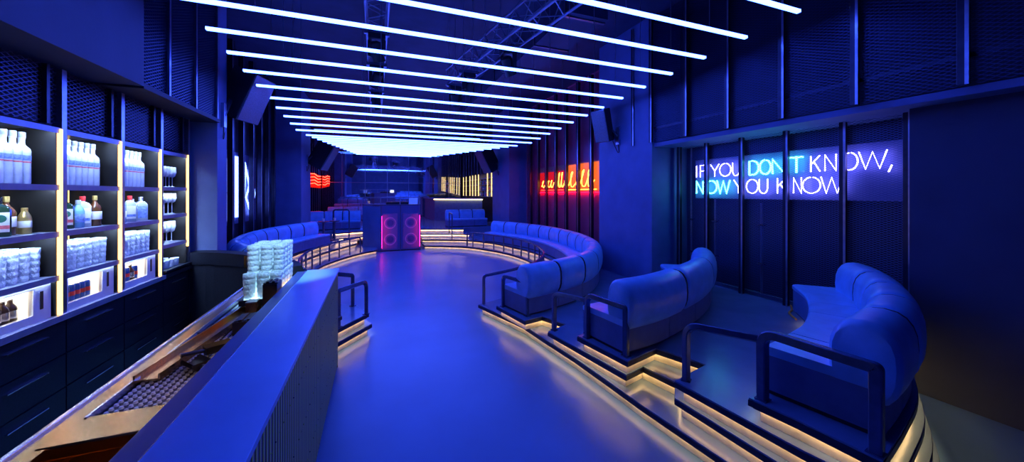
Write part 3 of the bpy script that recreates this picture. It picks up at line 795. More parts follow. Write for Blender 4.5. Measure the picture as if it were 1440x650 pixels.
def wine(h, r, bowl):
    t = thing('wine_glass', 'x', 'glass')
    obj('foot', MB().lathe([(r * .8, 0), (r * .8, .003), (.006, .012)], 14), 'thin', t, smooth=True)
    obj('stem', MB().lathe([(.006, .010), (.0045, .03), (.0045, h - bowl - .005), (.008, h - bowl + .002)], 8), 'thin', t, smooth=True)
    obj('bowl', MB().lathe([(.006, h - bowl), (r * .7, h - bowl + .02), (r, h - bowl * .5), (r * .88, h), (r * .84, h), (r * .95, h - bowl * .5), (r * .6, h - bowl + .026), (.004, h - bowl + .01)], 14), 'thin', t, smooth=True)
    return t
WP = [wine(.27, .043, .14), wine(.27, .047, .13), wine(.27, .045, .15)]
for j, (z, n) in enumerate(((2.08, 6), (1.73, 5), (1.36, 4))):
    for k in range(n):
        y = bays[3][0] + .06 + (BW - .24) * (k + .5) / n
        o = WP[j] if k == 0 else dup(WP[j], (0, 0, 0))
        o.location = (BX - .12, y, z)
        o['label'] = '%s wine glass from the left, %s shelf of last shelf unit' % (ORD[k], ('top', 'second', 'third')[j]); o['group'] = 'stemmed glasses in the last shelf unit'
mugp = None
for r in range(2):
    for k in range(4):
        y = bays[3][0] + .06 + .115 * k; loc = (BX - .06 - .11 * r, y, 1.045)
        if mugp is None:
            mugp = thing('low_tumbler', 'x', 'glass')
            obj('glass_wall', MB().lathe([(.038, 0), (.044, .005), (.046, .10), (.042, .10), (.040, .018), (.005, .016)], 12), 'clearglass', mugp, smooth=True)
            obj('glass_rim', MB().lathe([(.0465, .096), (.047, .098), (.047, .102), (.042, .103), (.0415, .099)], 12), 'thin', mugp, smooth=True)
            o = mugp; o.location = loc
        else: o = dup(mugp, loc)
        o['label'] = '%s low tumbler in %s row on worktop of last shelf unit' % (ORD[k], ('front', 'back')[r]); o['group'] = 'low tumblers on the worktop'

# ================================================================== BAR
BF = -.39; BE = 4.56; BT = 1.135
t = thing('bar_counter', 'long bar counter with smooth blue top and ribbed dark front in the foreground', 'bar', (BF - .3, 2.5, 0))
obj('counter_top', MB().box(-.713, BF, .2, BE, BT - .028, BT), 'counter', t, bevel=.003)
obj('rear_ledge', MB().box(-.81, -.716, .2, BE - .02, BT - .035, BT - .006), 'counterdark', t, bevel=.003)
obj('edge_strip', MB().box(-.716, -.711, .2, BE, BT - .004, BT + .003), 'chrome', t)
fp = MB().box(-.50, BF - .012, .25, BE - .03, .06, BT - .028)
for z in (.93, .62, .31):
    for k in range(60):
        y = .3 + k * .071
        fp.add([(BF - .012, y - .005, z), (BF - .012, y, z - .005), (BF - .012, y + .005, z), (BF - .012, y, z + .005), (BF - .006, y, z)], [(0, 1, 4), (1, 2, 4), (2, 3, 4), (3, 0, 4)])
obj('front_panel', fp, 'rib', t)
obj('end_panel', MB().box(-.80, BF - .015, BE - .03, BE - .008, 0, BT - .035), 'wallblack', t)
obj('kick_board', MB().box(-.52, BF - .05, .25, BE - .03, 0, .06), 'black', t)
obj('added_under_light', MB().box(-.806, -.79, .6, 4.4, BT - .050, BT - .0355), 'warmadded', t)  # warm strip added to light the work station
obj('inner_board', MB().box(-.79, -.78, .25, BE - .03, 0, BT - .035), 'black', t)

# steel work station behind the counter
t = thing('bar_workstation', 'stainless steel bar work station with warm reflections, behind the counter', 'work station', (-1.1, 3.3, 0))
SZ = .95
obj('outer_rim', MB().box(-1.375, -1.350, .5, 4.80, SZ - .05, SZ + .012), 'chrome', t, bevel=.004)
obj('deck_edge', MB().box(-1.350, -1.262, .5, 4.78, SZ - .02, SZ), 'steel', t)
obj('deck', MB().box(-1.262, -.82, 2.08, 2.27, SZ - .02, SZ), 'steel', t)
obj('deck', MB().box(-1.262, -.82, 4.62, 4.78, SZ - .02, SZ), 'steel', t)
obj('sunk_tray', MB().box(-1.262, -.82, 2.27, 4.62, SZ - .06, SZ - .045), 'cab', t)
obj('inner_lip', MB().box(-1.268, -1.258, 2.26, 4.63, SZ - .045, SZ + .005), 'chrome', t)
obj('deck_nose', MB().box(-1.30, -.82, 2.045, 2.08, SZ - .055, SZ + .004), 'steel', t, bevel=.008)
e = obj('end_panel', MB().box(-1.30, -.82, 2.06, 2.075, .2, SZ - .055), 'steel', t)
for x in (-1.22, -1.0):
    obj('door_stile', MB().box(x, x + .022, 2.045, 2.062, .2, SZ - .07), 'steel', e)
    obj('hinge', MB().box(x - .03, x + .0, 2.040, 2.062, SZ - .15, SZ - .13), 'chrome', e)
obj('basin_wall', MB().box(-1.29, -1.275, .5, 2.045, .45, SZ - .03), 'steel', t)
obj('basin_floor', MB().box(-1.275, -.82, .5, 2.045, .43, .45), 'steel', t)
obj('front_apron', MB().box(-1.37, -1.352, .5, 4.78, .12, SZ - .05), 'cab', t)
for y in (.6, 2.6, 4.7):
    obj('leg', MB().box(-1.345, -1.305, y - .02, y + .02, 0, SZ - .02), 'steel', t)
# drip mats with round studs
def drip_mat(label, x0, x1, ya, yb, z):
    t = thing('drip_mat', label, 'mat', ((x0 + x1) / 2, (ya + yb) / 2, z))
    obj('mat_base', MB().box(x0, x1, ya, yb, z, z + .010), 'black', t)
    st = MB(); nx = int((x1 - x0) / .036); ny = int((yb - ya) / .036)
    for i in range(nx):
        for j in range(ny):
            x = x0 + .018 + i * (x1 - x0) / nx; y = ya + .018 + j * (yb - ya) / ny; r = .0115
            ring = [(x + r * math.cos(q), y + r * math.sin(q), z + .010) for q in [2 * PI * k / 6 for k in range(6)]]
            ring2 = [(x + r * .7 * math.cos(q), y + r * .7 * math.sin(q), z + .022) for q in [2 * PI * k / 6 for k in range(6)]]
            st.add(ring + ring2, [(k, (k + 1) % 6, 6 + (k + 1) % 6, 6 + k) for k in range(6)] + [tuple(range(6, 12))])
    obj('studs', st, 'stud', t)
    return t
drip_mat('studded drip mat at the near end of the work station', -1.250, -.84, 2.285, 3.42, SZ - .045)
drip_mat('studded drip mat at the far end of the work station', -1.250, -.84, 3.45, 4.60, SZ - .045)
# tools lying on the station
t = thing('steel_rail_tray', 'long steel tray lying slanted over the drip mats', 'tray', (-1.1, 3.2, SZ - .02))
a = Vector((-1.21, 2.62, SZ - .01)); b = Vector((-1.06, 3.95, SZ - .01)); d = (b - a).normalized(); e = Vector((-d.y, d.x, 0)); L = (b - a).length / 2; cc = (a + b) / 2
obj('tray_floor', MB().obox(cc, d, e, (0, 0, 1), L, .055, .006), 'steel', t)
for s in (-1, 1): obj('tray_side', MB().obox(cc + e * s * .058 + Vector((0, 0, .012)), d, e, (0, 0, 1), L, .005, .022), 'steel', t)
def scoop(label, c, rz):
    t = thing('ice_scoop', label, 'scoop', c); d = Vector((math.cos(rz), math.sin(rz), 0)); e = Vector((-d.y, d.x, 0)); c = Vector(c)
    mb = MB(); pr = []
    for i in range(7):
        q = PI + PI * i / 6; pr.append((math.cos(q) * .05, .05 + math.sin(q) * .05))
    vs = []; fs = []
    for s, h in ((-.09, 1), (.05, 1), (.09, .35)):
        for k, (u, w) in enumerate(pr): vs.append(c + d * s + e * u * (1 if h == 1 else .75) + Vector((0, 0, w * h + .004)))
    for s, h in ((-.09, 1), (.05, 1), (.09, .35)):
        for k, (u, w) in enumerate(pr): vs.append(c + d * s + e * u * .9 * (1 if h == 1 else .75) + Vector((0, 0, w * h + .010)))
    for i in range(2):
        for k in range(6):
            fs.append((i * 7 + k, i * 7 + k + 1, (i + 1) * 7 + k + 1, (i + 1) * 7 + k)); fs.append((21 + i * 7 + k, 21 + (i + 1) * 7 + k, 21 + (i + 1) * 7 + k + 1, 21 + i * 7 + k + 1))
    fs.append(tuple(range(7))); mb.add(vs, fs); obj('bowl', mb, 'black', t, smooth=True)
    obj('handle', MB().bar([c - d * .09 + Vector((0, 0, .035)), c - d * .21 + Vector((0, 0, .05))], .026, .02), 'black', t)
scoop('black ice scoop lying on the near drip mat, closer to the camera', (-1.03, 2.72, SZ - .018), 2.3)
scoop('black ice scoop lying on the drip mat beside the slanted tray', (-.97, 2.95, SZ - .018), .6)
def caddy(label, c, sx, sy, h):
    t = thing('bar_caddy', label, 'caddy', c); x, y, z = c; w = .008
    mb = MB().box(x - sx, x + sx, y - sy, y + sy, z, z + w)
    obj('caddy_floor', mb, 'black', t)
    mb = MB().box(x - sx, x - sx + w, y - sy, y + sy, z + w, z + h).box(x + sx - w, x + sx, y - sy, y + sy, z + w, z + h).box(x - sx + w, x + sx - w, y - sy, y - sy + w, z + w, z + h).box(x - sx + w, x + sx - w, y + sy - w, y + sy, z + w, z + h)
    obj('caddy_wall', mb, 'black', t)
    mb = MB()
    for k in range(5):
        q = x - sx + 2 * sx * (k + .5) / 5; mb.box(q - .012, q + .012, y - sy + .02, y + sy - .02, z + w, z + h * (1.05 + .06 * (k % 2)))
    obj('napkin_stack', mb, 'black', t, bevel=.004)
    return t
caddy('black caddy on the drip mat at the middle of the work station', (-.93, 3.34, SZ - .02), .07, .11, .10)
t = thing('metal_box', 'small steel box standing on the drip mat near the stacked glasses', 'box', (-1.0, 3.72, SZ - .022))
obj('box_body', MB().box(-1.045, -.965, 3.68, 3.78, SZ - .022, SZ + .10), 'steel', t, bevel=.004)
obj('box_lid', MB().box(-1.048, -.962, 3.677, 3.783, SZ + .10, SZ + .108), 'chrome', t)
t = thing('glass_rack', 'black rack standing on the work station under the stacked crystal glasses', 'rack', (-.98, 4.2, SZ - .022))
obj('rack_shelf', MB().box(-1.16, -.83, 3.92, 4.56, SZ + .03, SZ + .05), 'black', t)
for x in (-1.14, -.87):
    for y in (3.95, 4.5): obj('leg', MB().box(x, x + .02, y, y + .02, SZ - .022, SZ + .03), 'black', t)
obj('added_glow_plate', MB().box(-1.15, -.84, 3.945, 4.55, SZ + .0501, SZ + .0515), 'addedplate', t)  # glowing plate added under the glasses to brighten them
obj('front_lip', MB().box(-1.16, -.83, 3.90, 3.92, SZ + .02, SZ + .07), 'black', t)
for tier in range(2):
    for r in range(5):
        for c in range(3):
            if tier == 1 and r == 0: continue
            place_glass((-1.105 + c * .108, 4.0 + r * .118, SZ + .052 + tier * .247), 'crystal glass stacked at bar end, %s tier, %s row, %s from left' % (('lower', 'upper')[tier], ORD[r], ORD[c]), 'crystal glasses stacked at the bar end')
caddy('black ribbed caddy in front of the stacked crystal glasses', (-.875, 3.80, SZ + .02), .055, .085, .22)
obj_t = None

# low curved wall closing the bar, with a metal capping
pth = catmull([(-2.42, 6.32), (-2.1, 6.2), (-1.55, 5.75), (-1.2, 5.3), (-.95, 4.9), (-.86, 4.62)], .1)
t = thing('low_divider', 'low curved dark partition closing the bar behind the stacked glasses', 'partition', (-1.5, 5.6, 0))
obj('panel', MB().sweep([(p.x, p.y, 0) for p in pth], [(-.04, 0), (.04, 0), (.04, 1.0), (-.04, 1.0)], up=(0, 0, 1)), 'cab', t)
obj('capping', MB().sweep([(p.x, p.y, 0) for p in pth], [(-.09, 1.0), (.06, 1.0), (.07, 1.06), (.06, 1.17), (-.08, 1.18), (-.10, 1.12)], up=(0, 0, 1)), 'cab', t, smooth=True)
q = pth[9]; obj('joint_plate', MB().box(q.x - .02, q.x + .02, q.y - .1, q.y - .085, 1.0, 1.16), 'steel', t)

# ================================================================== MESH SCREENS
def screen(name, label, X, ya, yb, z0, z1, ys, face, mesh='mesh', pw=.05, pd=.06, pmat_='post', back=None, backmat='wallblack', rail=None):
    """posts with expanded metal between them along a wall; face = +1 when it looks towards +X"""
    t = thing(name, label, 'screen', (X, (ya + yb) / 2, z0))
    obj('mesh_sheet', MB().quad((X, ya, z0), (X, yb, z0), (X, yb, z1), (X, ya, z1)), mesh, t)
    for y in ys:
        x0, x1 = sorted((X + face * .005, X + face * pd))
        obj('post', MB().box(x0, x1, y - pw / 2, y + pw / 2, z0, z1), pmat_, t, bevel=.004)
        f0, f1 = sorted((X + face * pd, X + face * (pd + .004)))
        obj('post_flange', MB().box(f0, f1, y - pw / 2 - .012, y - pw / 2 + .012, z0, z1), 'steelpost', t)
    for z in (rail or []):
        obj('cross_rail', MB().box(*sorted((X - face * .03, X - face * .005)), ya, yb, z - .02, z + .02), pmat_, t)
    return t
# neon bay, right wall
screen('mesh_screen', 'lower expanded metal screen with black posts in front of the neon writing', 5.32, 1.95, 5.18, 3 * RS, 2.86, [5.06, 4.48, 3.86, 3.22, 2.58, 2.02], -1, 'meshfine', .055, .07)
screen('mesh_screen', 'upper expanded metal screen with posts on the right, above the neon bay', 4.80, -2.0, 5.75, 2.94, 5.25, [5.72, 5.23, 4.44, 3.70, 2.96, 2.23, 1.48, .74], -1, 'mesh', .06, .06, rail=[3.2])
struct('wall_right_upper', MB().box(5.45, 5.62, -2.1, 5.2, 2.93, 5.3), 'wallblack')
# red bay
screen('mesh_screen', 'red lit screen of black posts around the glowing red sign on the right wall', 5.50, 6.86, 12.69, 3 * RS, 5.2, [12.2, 11.55, 10.9, 10.22, 9.55, 8.87, 8.2, 7.5], -1, 'mesh', .09, .10)
struct('wall_right_recess', MB().box(5.58, 5.62, 6.86, 12.69, 0, 5.3), 'redglowwall')
# left bay
screen('mesh_screen', 'screen of black posts in front of the white lit panel on the left wall', -2.86, 6.78, 12.69, 3 * RS, 5.2, [7.6, 8.3, 9.0, 9.64, 10.34, 11.0, 11.66, 12.3], 1, 'mesh', .10, .10)
# upper left
screen('mesh_screen', 'expanded metal screen above the last shelf units, beside the left pillar', -2.16, 4.56, 6.39, 3.08, 5.25, [5.06, 5.69, 6.34], 1, 'mesh', .035, .03, 'steelpost')
# far left / far right walls
screen('mesh_screen', 'far left screen of black posts with the small red sign', -2.90, 14.42, 21.9, 4 * RS, 4.4, [15 + .62 * k for k in range(11)], 1, 'mesh', .09, .08)
screen('mesh_screen', 'far right slatted screen above the lit far shelves', 5.08, 14.8, 21.9, 3.0, 4.6, [15 + .62 * k for k in range(11)], -1, 'mesh', .07, .07)

# conduits behind the neon screen
for k, (y, z1) in enumerate([(5.02, 2.85), (4.52, 1.9), (3.72, 1.85)]):
    t = thing('conduit', '%s thin pipe behind the neon screen, counted from the pillar' % ORD[k].capitalize(), 'pipe', (5.53, y, 3 * RS), 'thin pipes behind the neon screen')
    obj('pipe', MB().tube([(5.53, y, 3 * RS + .001), (5.53, y, z1)], .016, 8), 'steelpost', t, smooth=True)
    mb = MB()
    for z in (.9, 1.5): 
        if z < z1: mb.box(5.50, 5.56, y - .05, y + .05, z, z + .03)
    obj('clamp', mb, 'steel', t)
t = thing('floor_gutter', 'pale metal channel along the foot of the neon wall', 'trim', (5.42, 3.6, 3 * RS))
obj('channel_base', MB().box(5.36, 5.50, 2.0, 5.1, 3 * RS, 3 * RS + .012), 'steelpost', t)
obj('channel_lip', MB().box(5.36, 5.37, 2.0, 5.1, 3 * RS + .012, 3 * RS + .05), 'steelpost', t)
tag(obj('orange_cable', MB().tube(catmull([(5.28, 3.16, 3 * RS + .02), (5.12, 3.05, 3 * RS + .012), (4.95, 2.98, 3 * RS + .012), (4.78, 2.8, 3 * RS + .012)], .05), .012, 6), 'orange', smooth=True), 'short orange cable lying on the floor below the neon wall', 'cable')

# ================================================================== NEON WRITING
def arc(cx, cy, rx, ry, a0, a1, n=10): return [(cx + rx * math.cos(R_(a0 + (a1 - a0) * k / n)), cy + ry * math.sin(R_(a0 + (a1 - a0) * k / n))) for k in range(n + 1)]
def glyph(ch):
    if ch == 'I': return [[(.5, 0), (.5, 1)]]
    if ch == 'F': return [[(.1, 0), (.1, 1), (.95, 1)], [(.1, .52), (.8, .52)]]
    if ch == 'Y': return [[(0, 1), (.5, .46), (.5, 0)], [(1, 1), (.5, .46)]]
    if ch == 'O': return [arc(.5, .5, .5, .5, 95, 440, 24)]
    if ch == 'U': return [[(.05, 1)] + arc(.5, .36, .45, .36, 180, 360, 12) + [(.95, 1)]]
    if ch == 'D': return [[(.1, 0), (.1, 1), (.4, 1)] + arc(.42, .5, .5, .5, 88, -88, 14) + [(.4, 0), (.1, 0)]]
    if ch == 'N': return [[(.05, 0), (.05, 1), (.95, 0), (.95, 1)]]
    if ch == "'": return [[(.6, 1), (.35, .72)]]
    if ch == 'T': return [[(0, 1), (1, 1)], [(.5, 1), (.5, 0)]]
    if ch == 'K': return [[(.08, 0), (.08, 1)], [(.92, 1), (.1, .46)], [(.36, .62), (.95, 0)]]
    if ch == 'W': return [[(0, 1), (.25, 0), (.5, .95), (.75, 0), (1, 1)]]
    if ch == ',': return [[(.7, .16), (.2, -.22)]]
SX = 5.40
t = thing('neon_sign', 'neon writing reading IF YOU DON\'T KNOW, NOW YOU KNOW on the right wall', 'neon sign', (5.46, 3.5, 1.9))
obj('backing_board', MB().box(5.47, 5.50, 2.08, 4.87, 1.91, 2.60), 'signboard', t)
mb = MB()
for y in (2.3, 3.5, 4.7):
    for z in (2.0, 2.5): mb.box(5.50, 5.58, y - .02, y + .02, z - .02, z + .02)
obj('bracket', mb, 'metal', t)
line1 = [('I', 74, 86, 'v'), ('F', 92, 115, 'v'), ('Y', 133, 166, 'v'), ('O', 168, 211, 'v'), ('U', 216, 244, 'v'), ('D', 277, 320, 'c'), ('O', 321, 363, 'c'), ('N', 367, 416, 'c'), ("'", 418, 434, 'c'), ('T', 436, 486, 'c'),
         ('K', 512, 553, 'v'), ('N', 567, 614, 'v'), ('O', 634, 694, 'v'), ('W', 698, 806, 'v'), (',', 806, 832, 'v')]
line2 = [('N', 79, 106, 'c'), ('O', 115, 157, 'c'), ('W', 158, 207, 'c'), ('Y', 222, 258, 'v'), ('O', 270, 314, 'v'), ('U', 317, 352, 'v'), ('K', 385, 424, 'v'), ('N', 448, 481, 'v'), ('O', 484, 552, 'v'), ('W', 554, 638, 'v')]
for line, z0, z1 in ((line1, 2.285, 2.495), (line2, 2.00, 2.215)):
    for ch, xa, xb, colr in line:
        ya = atX(950 + xa / 2.709, 240, SX).y; yb = atX(950 + xb / 2.709, 240, SX).y
        mb = MB(); offs = [0]
        for st in glyph(ch):
            for o in offs:
                pts = [(SX, ya + (yb - ya) * u + o * (1 if ch != 'T' or len(st) < 3 else 1), z0 + (z1 - z0) * v + (o * .35 if colr == 'c' else 0)) for u, v in st]
                mb.tube(pts, (.0075 if colr == 'v' else .013), 6)
        obj('letter', mb, 'violet' if colr == 'v' else 'cyan', t)
# mounting feet of the tubes
mb = MB()
for y in [2.2 + .3 * k for k in range(9)]:
    for z in (2.3, 2.1): mb.tube([(SX, y, z), (5.47, y, z)], .004, 5)
obj('tube_support', mb, 'clearglass', t)

# red script sign on the right wall
def script(seed, n, w):
    """loops of a flowing hand"""
    rnd = random.Random(seed); pts = []; x = 0
    for k in range(n):
        h = rnd.choice([.45, .5, 1., .95, .5]); st = w / n
        pts += [(x, .08), (x + st * .45, h * .6), (x + st * .75, h), (x + st * .45, h * .85), (x + st * .4, .1), (x + st * .8, .0)]
        x += st
    pts.append((x + .1, .35)); return pts
t = thing('neon_sign', 'glowing red and amber script sign on the right wall behind black posts', 'neon sign', (5.57, 9.8, 2.0))
obj('lit_panel', MB().box(5.55, 5.57, 9.62, 11.8, 2.08, 2.72), 'redpanel', t)
obj('lit_panel', MB().box(5.55, 5.57, 7.6, 9.6, 2.08, 2.86), 'amberpanel', t)
obj('backing_board', MB().box(5.571, 5.579, 7.55, 11.9, 2.03, 2.9), 'signwarm', t)
for nm, (ya, yb), m, sd in (('script_word', (11.45, 10.6), 'amber', 3), ('script_word', (10.45, 9.7), 'amber', 5), ('script_word', (9.55, 8.3), 'amber', 9)):
    pts = [(5.53, ya + (yb - ya) * u, 2.2 + .46 * v) for u, v in script(sd, 4, 1.)]
    obj(nm, MB().tube(catmull(pts, .03), .013, 6), m, t)
obj('added_red_fill', MB().box(5.545, 5.565, 7.8, 11.8, 2.02, 2.032), 'redfill', t)  # hidden strip added to redden the wall below the sign
obj('border_tube', MB().tube([(5.54, 11.8, 2.1), (5.54, 11.8, 2.8)], .014, 6), 'redneon', t)
obj('under_tube', MB().tube([(5.54, 11.5, 2.11), (5.54, 9.9, 2.11)], .012, 6), 'redneon', t)
obj('under_tube', MB().tube([(5.54, 9.7, 2.11), (5.54, 8.1, 2.11)], .012, 6), 'amber', t)
# blue white sign on the left wall
t = thing('neon_sign', 'tall white and blue lit wing shaped panel on the left wall behind posts', 'neon sign', (-2.98, 9.9, 1.3))
obj('backing_board', MB().box(-3.04, -3.01, 9.05, 11.4, 1.3, 2.95), 'signboard', t)
obj('light_column', MB().box(-2.99, -2.97, 9.18, 9.40, 1.4, 2.75), 'bluedim', t)
obj('light_column', MB().box(-2.99, -2.97, 9.82, 10.04, 1.45, 2.85), 'blueneon', t)
for k, (ya, za, yb, zb) in enumerate([(10.4, 2.75, 10.75, 2.2), (10.75, 2.2, 10.5, 1.9), (10.5, 1.9, 10.9, 1.45), (10.9, 2.6, 11.15, 2.0), (11.15, 2.0, 10.95, 1.5), (10.3, 1.6, 10.45, 2.6)]):
    obj('wing_tube', MB().tube([(-2.97, ya, za), (-2.97, yb, zb)], .022, 6), 'blueneon', t)
obj('cross_bar', MB().box(-2.965, -2.955, 9.1, 9.5, 2.0, 2.03), 'post', t)
# small red sign, far left
t = thing('neon_sign', 'small glowing red sign on the far left wall', 'neon sign', (-3.0, 20.5, 2.2))
obj('backing_board', MB().box(-2.79, -2.77, 18.3, 21.7, 2.28, 2.95), 'redpanel', t)
for k, z in enumerate((2.45, 2.6, 2.75, 2.9)):
    obj('neon_line', MB().tube([(-2.755, 18.5, z), (-2.755, 19.5, z + .05), (-2.755, 20.6, z - .03), (-2.755, 21.6, z + .02)], .02, 6), 'redneon', t)

# ================================================================== HUNG LOUDSPEAKERS
def speaker(label, c, rz, tilt, w, h, dp, wall):
    """c = centre; rz = facing in plan; wall = point where the arm is fixed"""
    t = thing('loudspeaker', label, 'speaker', tuple(c), None)
    f = Vector((math.cos(rz), math.sin(rz), 0)); sd = Vector((-f.y, f.x, 0))
    fw = f * math.cos(tilt) + Vector((0, 0, -math.sin(tilt))); up = sd.cross(fw) * -1
    if up.z < 0: up = -up
    c = Vector(c)
    # cabinet tapering to the back
    vs = []
    for dd, s in ((-1, .72), (.85, 1.)):
        for i, j in ((-1, -1), (1, -1), (1, 1), (-1, 1)): vs.append(c + fw * dd * dp / 2 + sd * i * w / 2 * s + up * j * h / 2)
    obj('cabinet', MB().add(vs, [(0, 3, 2, 1), (4, 5, 6, 7), (0, 1, 5, 4), (1, 2, 6, 5), (2, 3, 7, 6), (3, 0, 4, 7)]), 'spk', t, bevel=.012)
    obj('grille', MB().obox(c + fw * dp * .46, sd, up, fw, w / 2 * .97, h / 2 * .97, dp * .035), 'grille', t, bevel=.008)
    wv = Vector(wall)
    mb = MB().bar([wv, wv.lerp(c - fw * dp * .4, .6), c - fw * dp * .45], .05, .04)
    obj('bracket_arm', mb, 'metal', t)
    obj('wall_plate', MB().box(wv.x - .02, wv.x + .02, wv.y - .05, wv.y + .05, wv.z - .18, wv.z + .18), 'steelpost', t)
    mb = MB().tube(catmull([c - fw * dp * .5 - up * h * .2, wv + Vector((0, 0, -.35)) * 1, wv + Vector((0, 0, -.1))], .05), .008, 5)
    obj('cable', mb, 'black', t)
    return t
speaker('large black loudspeaker hung on the near left pillar under the light tubes', (-2.02, 7.1, 3.62), -.3, .40, .52, .80, .44, (-2.14, 6.58, 3.18))
speaker('slim black loudspeaker hung on the near right pillar', (4.52, 6.35, 3.44), PI + .35, .28, .34, .68, .30, (4.74, 6.15, 3.2))
speaker('black loudspeaker hung on the far left pillar above the red sign', (-1.72, 14.0, 3.32), -.2, .5, .62, .9, .6, (-2.14, 13.6, 3.1))
speaker('black loudspeaker hung on the far right pillar beside the lit shelves', (4.38, 14.2, 3.40), PI + .2, .5, .62, 1.0, .6, (4.74, 13.9, 3.1))

# ================================================================== SPEAKER / DJ BOOTH
t = thing('speaker_booth', 'blue booth at the back of the dance floor with magenta lit round speakers inside', 'booth', (.8, 13.1, 0))
z1 = 1.58; yb = 12.92
obj('side_panel', MB().prism([(-.42, 13.45), (-.40, 13.48), (.19, yb + .03), (.165, yb)], .02, 1.56), 'wall', t)
obj('top_board', MB().prism([(-.42, 13.46), (.16, yb), (1.50, yb), (1.50, 13.5)], z1, z1 + .03), 'metal', t)
obj('base_board', MB().prism([(-.40, 13.44), (.18, yb + .02), (1.50, yb + .02), (1.50, 13.5)], 0, .05), 'black', t)
obj('back_board', MB().box(-.1, 1.50, 13.47, 13.50, .05, z1), 'wall', t)
obj('end_panel', MB().box(1.475, 1.50, yb + .02, 13.46, .05, z1), 'wall', t)
for x in (.165, .80, 1.475):
    obj('front_post', MB().box(x, x + .025, yb - .004, yb + .02, 0, z1), 'metal', t)
M['boothmesh'] = mesh_mat('booth mesh', .024, .016, .16, (.12, .15, .42), .45, 'xz', .2)
for a, b in ((.19, .80), (.825, 1.475)):
    obj('mesh_front', MB().quad((a, yb + .004, .04), (b, yb + .004, .04), (b, yb + .004, z1), (a, yb + .004, z1)), 'boothmesh', t)
# lamps inside along the edges
for x in (.205, 1.464):
    obj('magenta_strip', MB().box(x - .006, x + .006, yb + .03, yb + .05, .12, 1.22), 'magenta', t)
def cone_speaker(label, x0, x1, z0, zt):
    s = thing('floor_speaker', label, 'speaker', ((x0 + x1) / 2, 13.25, z0))
    obj('cabinet', MB().box(x0, x1, 13.1, 13.44, z0, zt), 'spkdim', s)
    cx = (x0 + x1) / 2
    for zc in (z0 + (zt - z0) * .27, z0 + (zt - z0) * .74):
        mb = MB(); n = 24; prof = [(.205, 13.098), (.20, 13.07), (.175, 13.07), (.165, 13.10), (.10, 13.135)]
        vs = []; fs = []
        for r, y in prof:
            for k in range(n): vs.append((cx + r * math.cos(2 * PI * k / n), y, zc + r * math.sin(2 * PI * k / n)))
        for i in range(len(prof) - 1):
            for k in range(n): fs.append((i * n + k, i * n + (k + 1) % n, (i + 1) * n + (k + 1) % n, (i + 1) * n + k))
        obj('speaker_ring', mb.add(vs, fs), 'pinkspk', s, smooth=True)
        mb = MB(); vs = []; fs = []; prof = [(.115, 13.092), (.09, 13.095), (.05, 13.085), (.015, 13.075)]
        for r, y in prof:
            for k in range(n): vs.append((cx + r * math.cos(2 * PI * k / n), y, zc + r * math.sin(2 * PI * k / n)))
        for i in range(len(prof) - 1):
            for k in range(n): fs.append((i * n + k, i * n + (k + 1) % n, (i + 1) * n + (k + 1) % n, (i + 1) * n + k))
        fs.append(tuple(3 * n + k for k in range(n)))
        obj('cone', mb.add(vs, fs), 'spk', s, smooth=True)
    return s
cone_speaker('magenta lit twin cone speaker in the left half of the booth', .24, .72, .06, 1.28)
cone_speaker('magenta lit twin cone speaker in the right half of the booth', .92, 1.43, .06, 1.28)
t = thing('handrail', 'thin rail running along the top of the speaker booth', 'rail', (.2, 13.0, z1 + .03))
obj('top_bar', MB().bar(rounded([(-1.15, 13.75, 1.86), (-.45, 13.45, 1.86), (.16, 12.96, 1.86), (1.47, 12.96, 1.86), (1.47, 12.96, z1 + .03)], [0, .0, .05]), .04), 'steelpost', t)
for x, y in ((-.40, 13.42), (.16, 12.97), (.80, 12.97)):
    obj('post', MB().bar([(x, y, z1 + .031), (x, y, 1.84)], .034), 'steelpost', t)
t = thing('mixing_desk', 'black mixing desk on the speaker booth', 'mixer', (.75, 13.25, z1 + .03))
obj('desk_body', MB().box(.35, 1.1, 13.12, 13.40, z1 + .031, z1 + .12), 'black', t, bevel=.01)
mb = MB()
for i in range(8):
    for j in range(3): mb.lathe([(.014, 0), (.012, .02)], 8, (.42 + i * .085, 13.17 + j * .08, z1 + .121))
obj('knob_panel', mb, 'chrome', t)
t = thing('laptop', 'open laptop with a lit screen on the speaker booth', 'laptop', (1.2, 13.25, z1 + .03))
obj('keyboard_base', MB().box(1.12, 1.42, 13.2, 13.42, z1 + .031, z1 + .05), 'greycap', t)
s = obj('screen_lid', MB().obox((1.27, 13.16, z1 + .15), (1, 0, 0), (0, .26, .966), (0, -.966, .26), .15, .105, .006), 'greycap', t)
obj('screen', MB().obox((1.27, 13.168, z1 + .152), (1, 0, 0), (0, .26, .966), (0, -.966, .26), .14, .095, .002), 'screenglow', s)

# ================================================================== FAR ROOM
# big mirror leaning slightly forward at its top
t = thing('wall_mirror', 'huge mirror filling the back wall of the far room', 'mirror', (1.2, 22.0, .61))
al = R_(1.4); h0 = 4 * RS; hh = 3.75
def mp(x, q, o=0.): return (x, 22.05 - q * math.sin(al) - o, h0 + q * math.cos(al))
mb = MB().add([mp(-2.95, .02), mp(5.0, .02), mp(5.0, hh), mp(-2.95, hh), mp(-2.95, .02, -.02), mp(5.0, .02, -.02), mp(5.0, hh, -.02), mp(-2.95, hh, -.02)],
              [(0, 1, 2, 3), (5, 4, 7, 6), (0, 4, 5, 1), (1, 5, 6, 2), (2, 6, 7, 3), (3, 7, 4, 0)])
obj('mirror_glass', mb, 'mirror', t)
for x in (-1.75, -.55, .65, 1.85, 3.05, 4.25):
    obj('joint_strip', MB().add([mp(x - .012, .02, .003), mp(x + .012, .02, .003), mp(x + .012, hh, .003), mp(x - .012, hh, .003)], [(0, 1, 2, 3)]), 'steelpost', t)
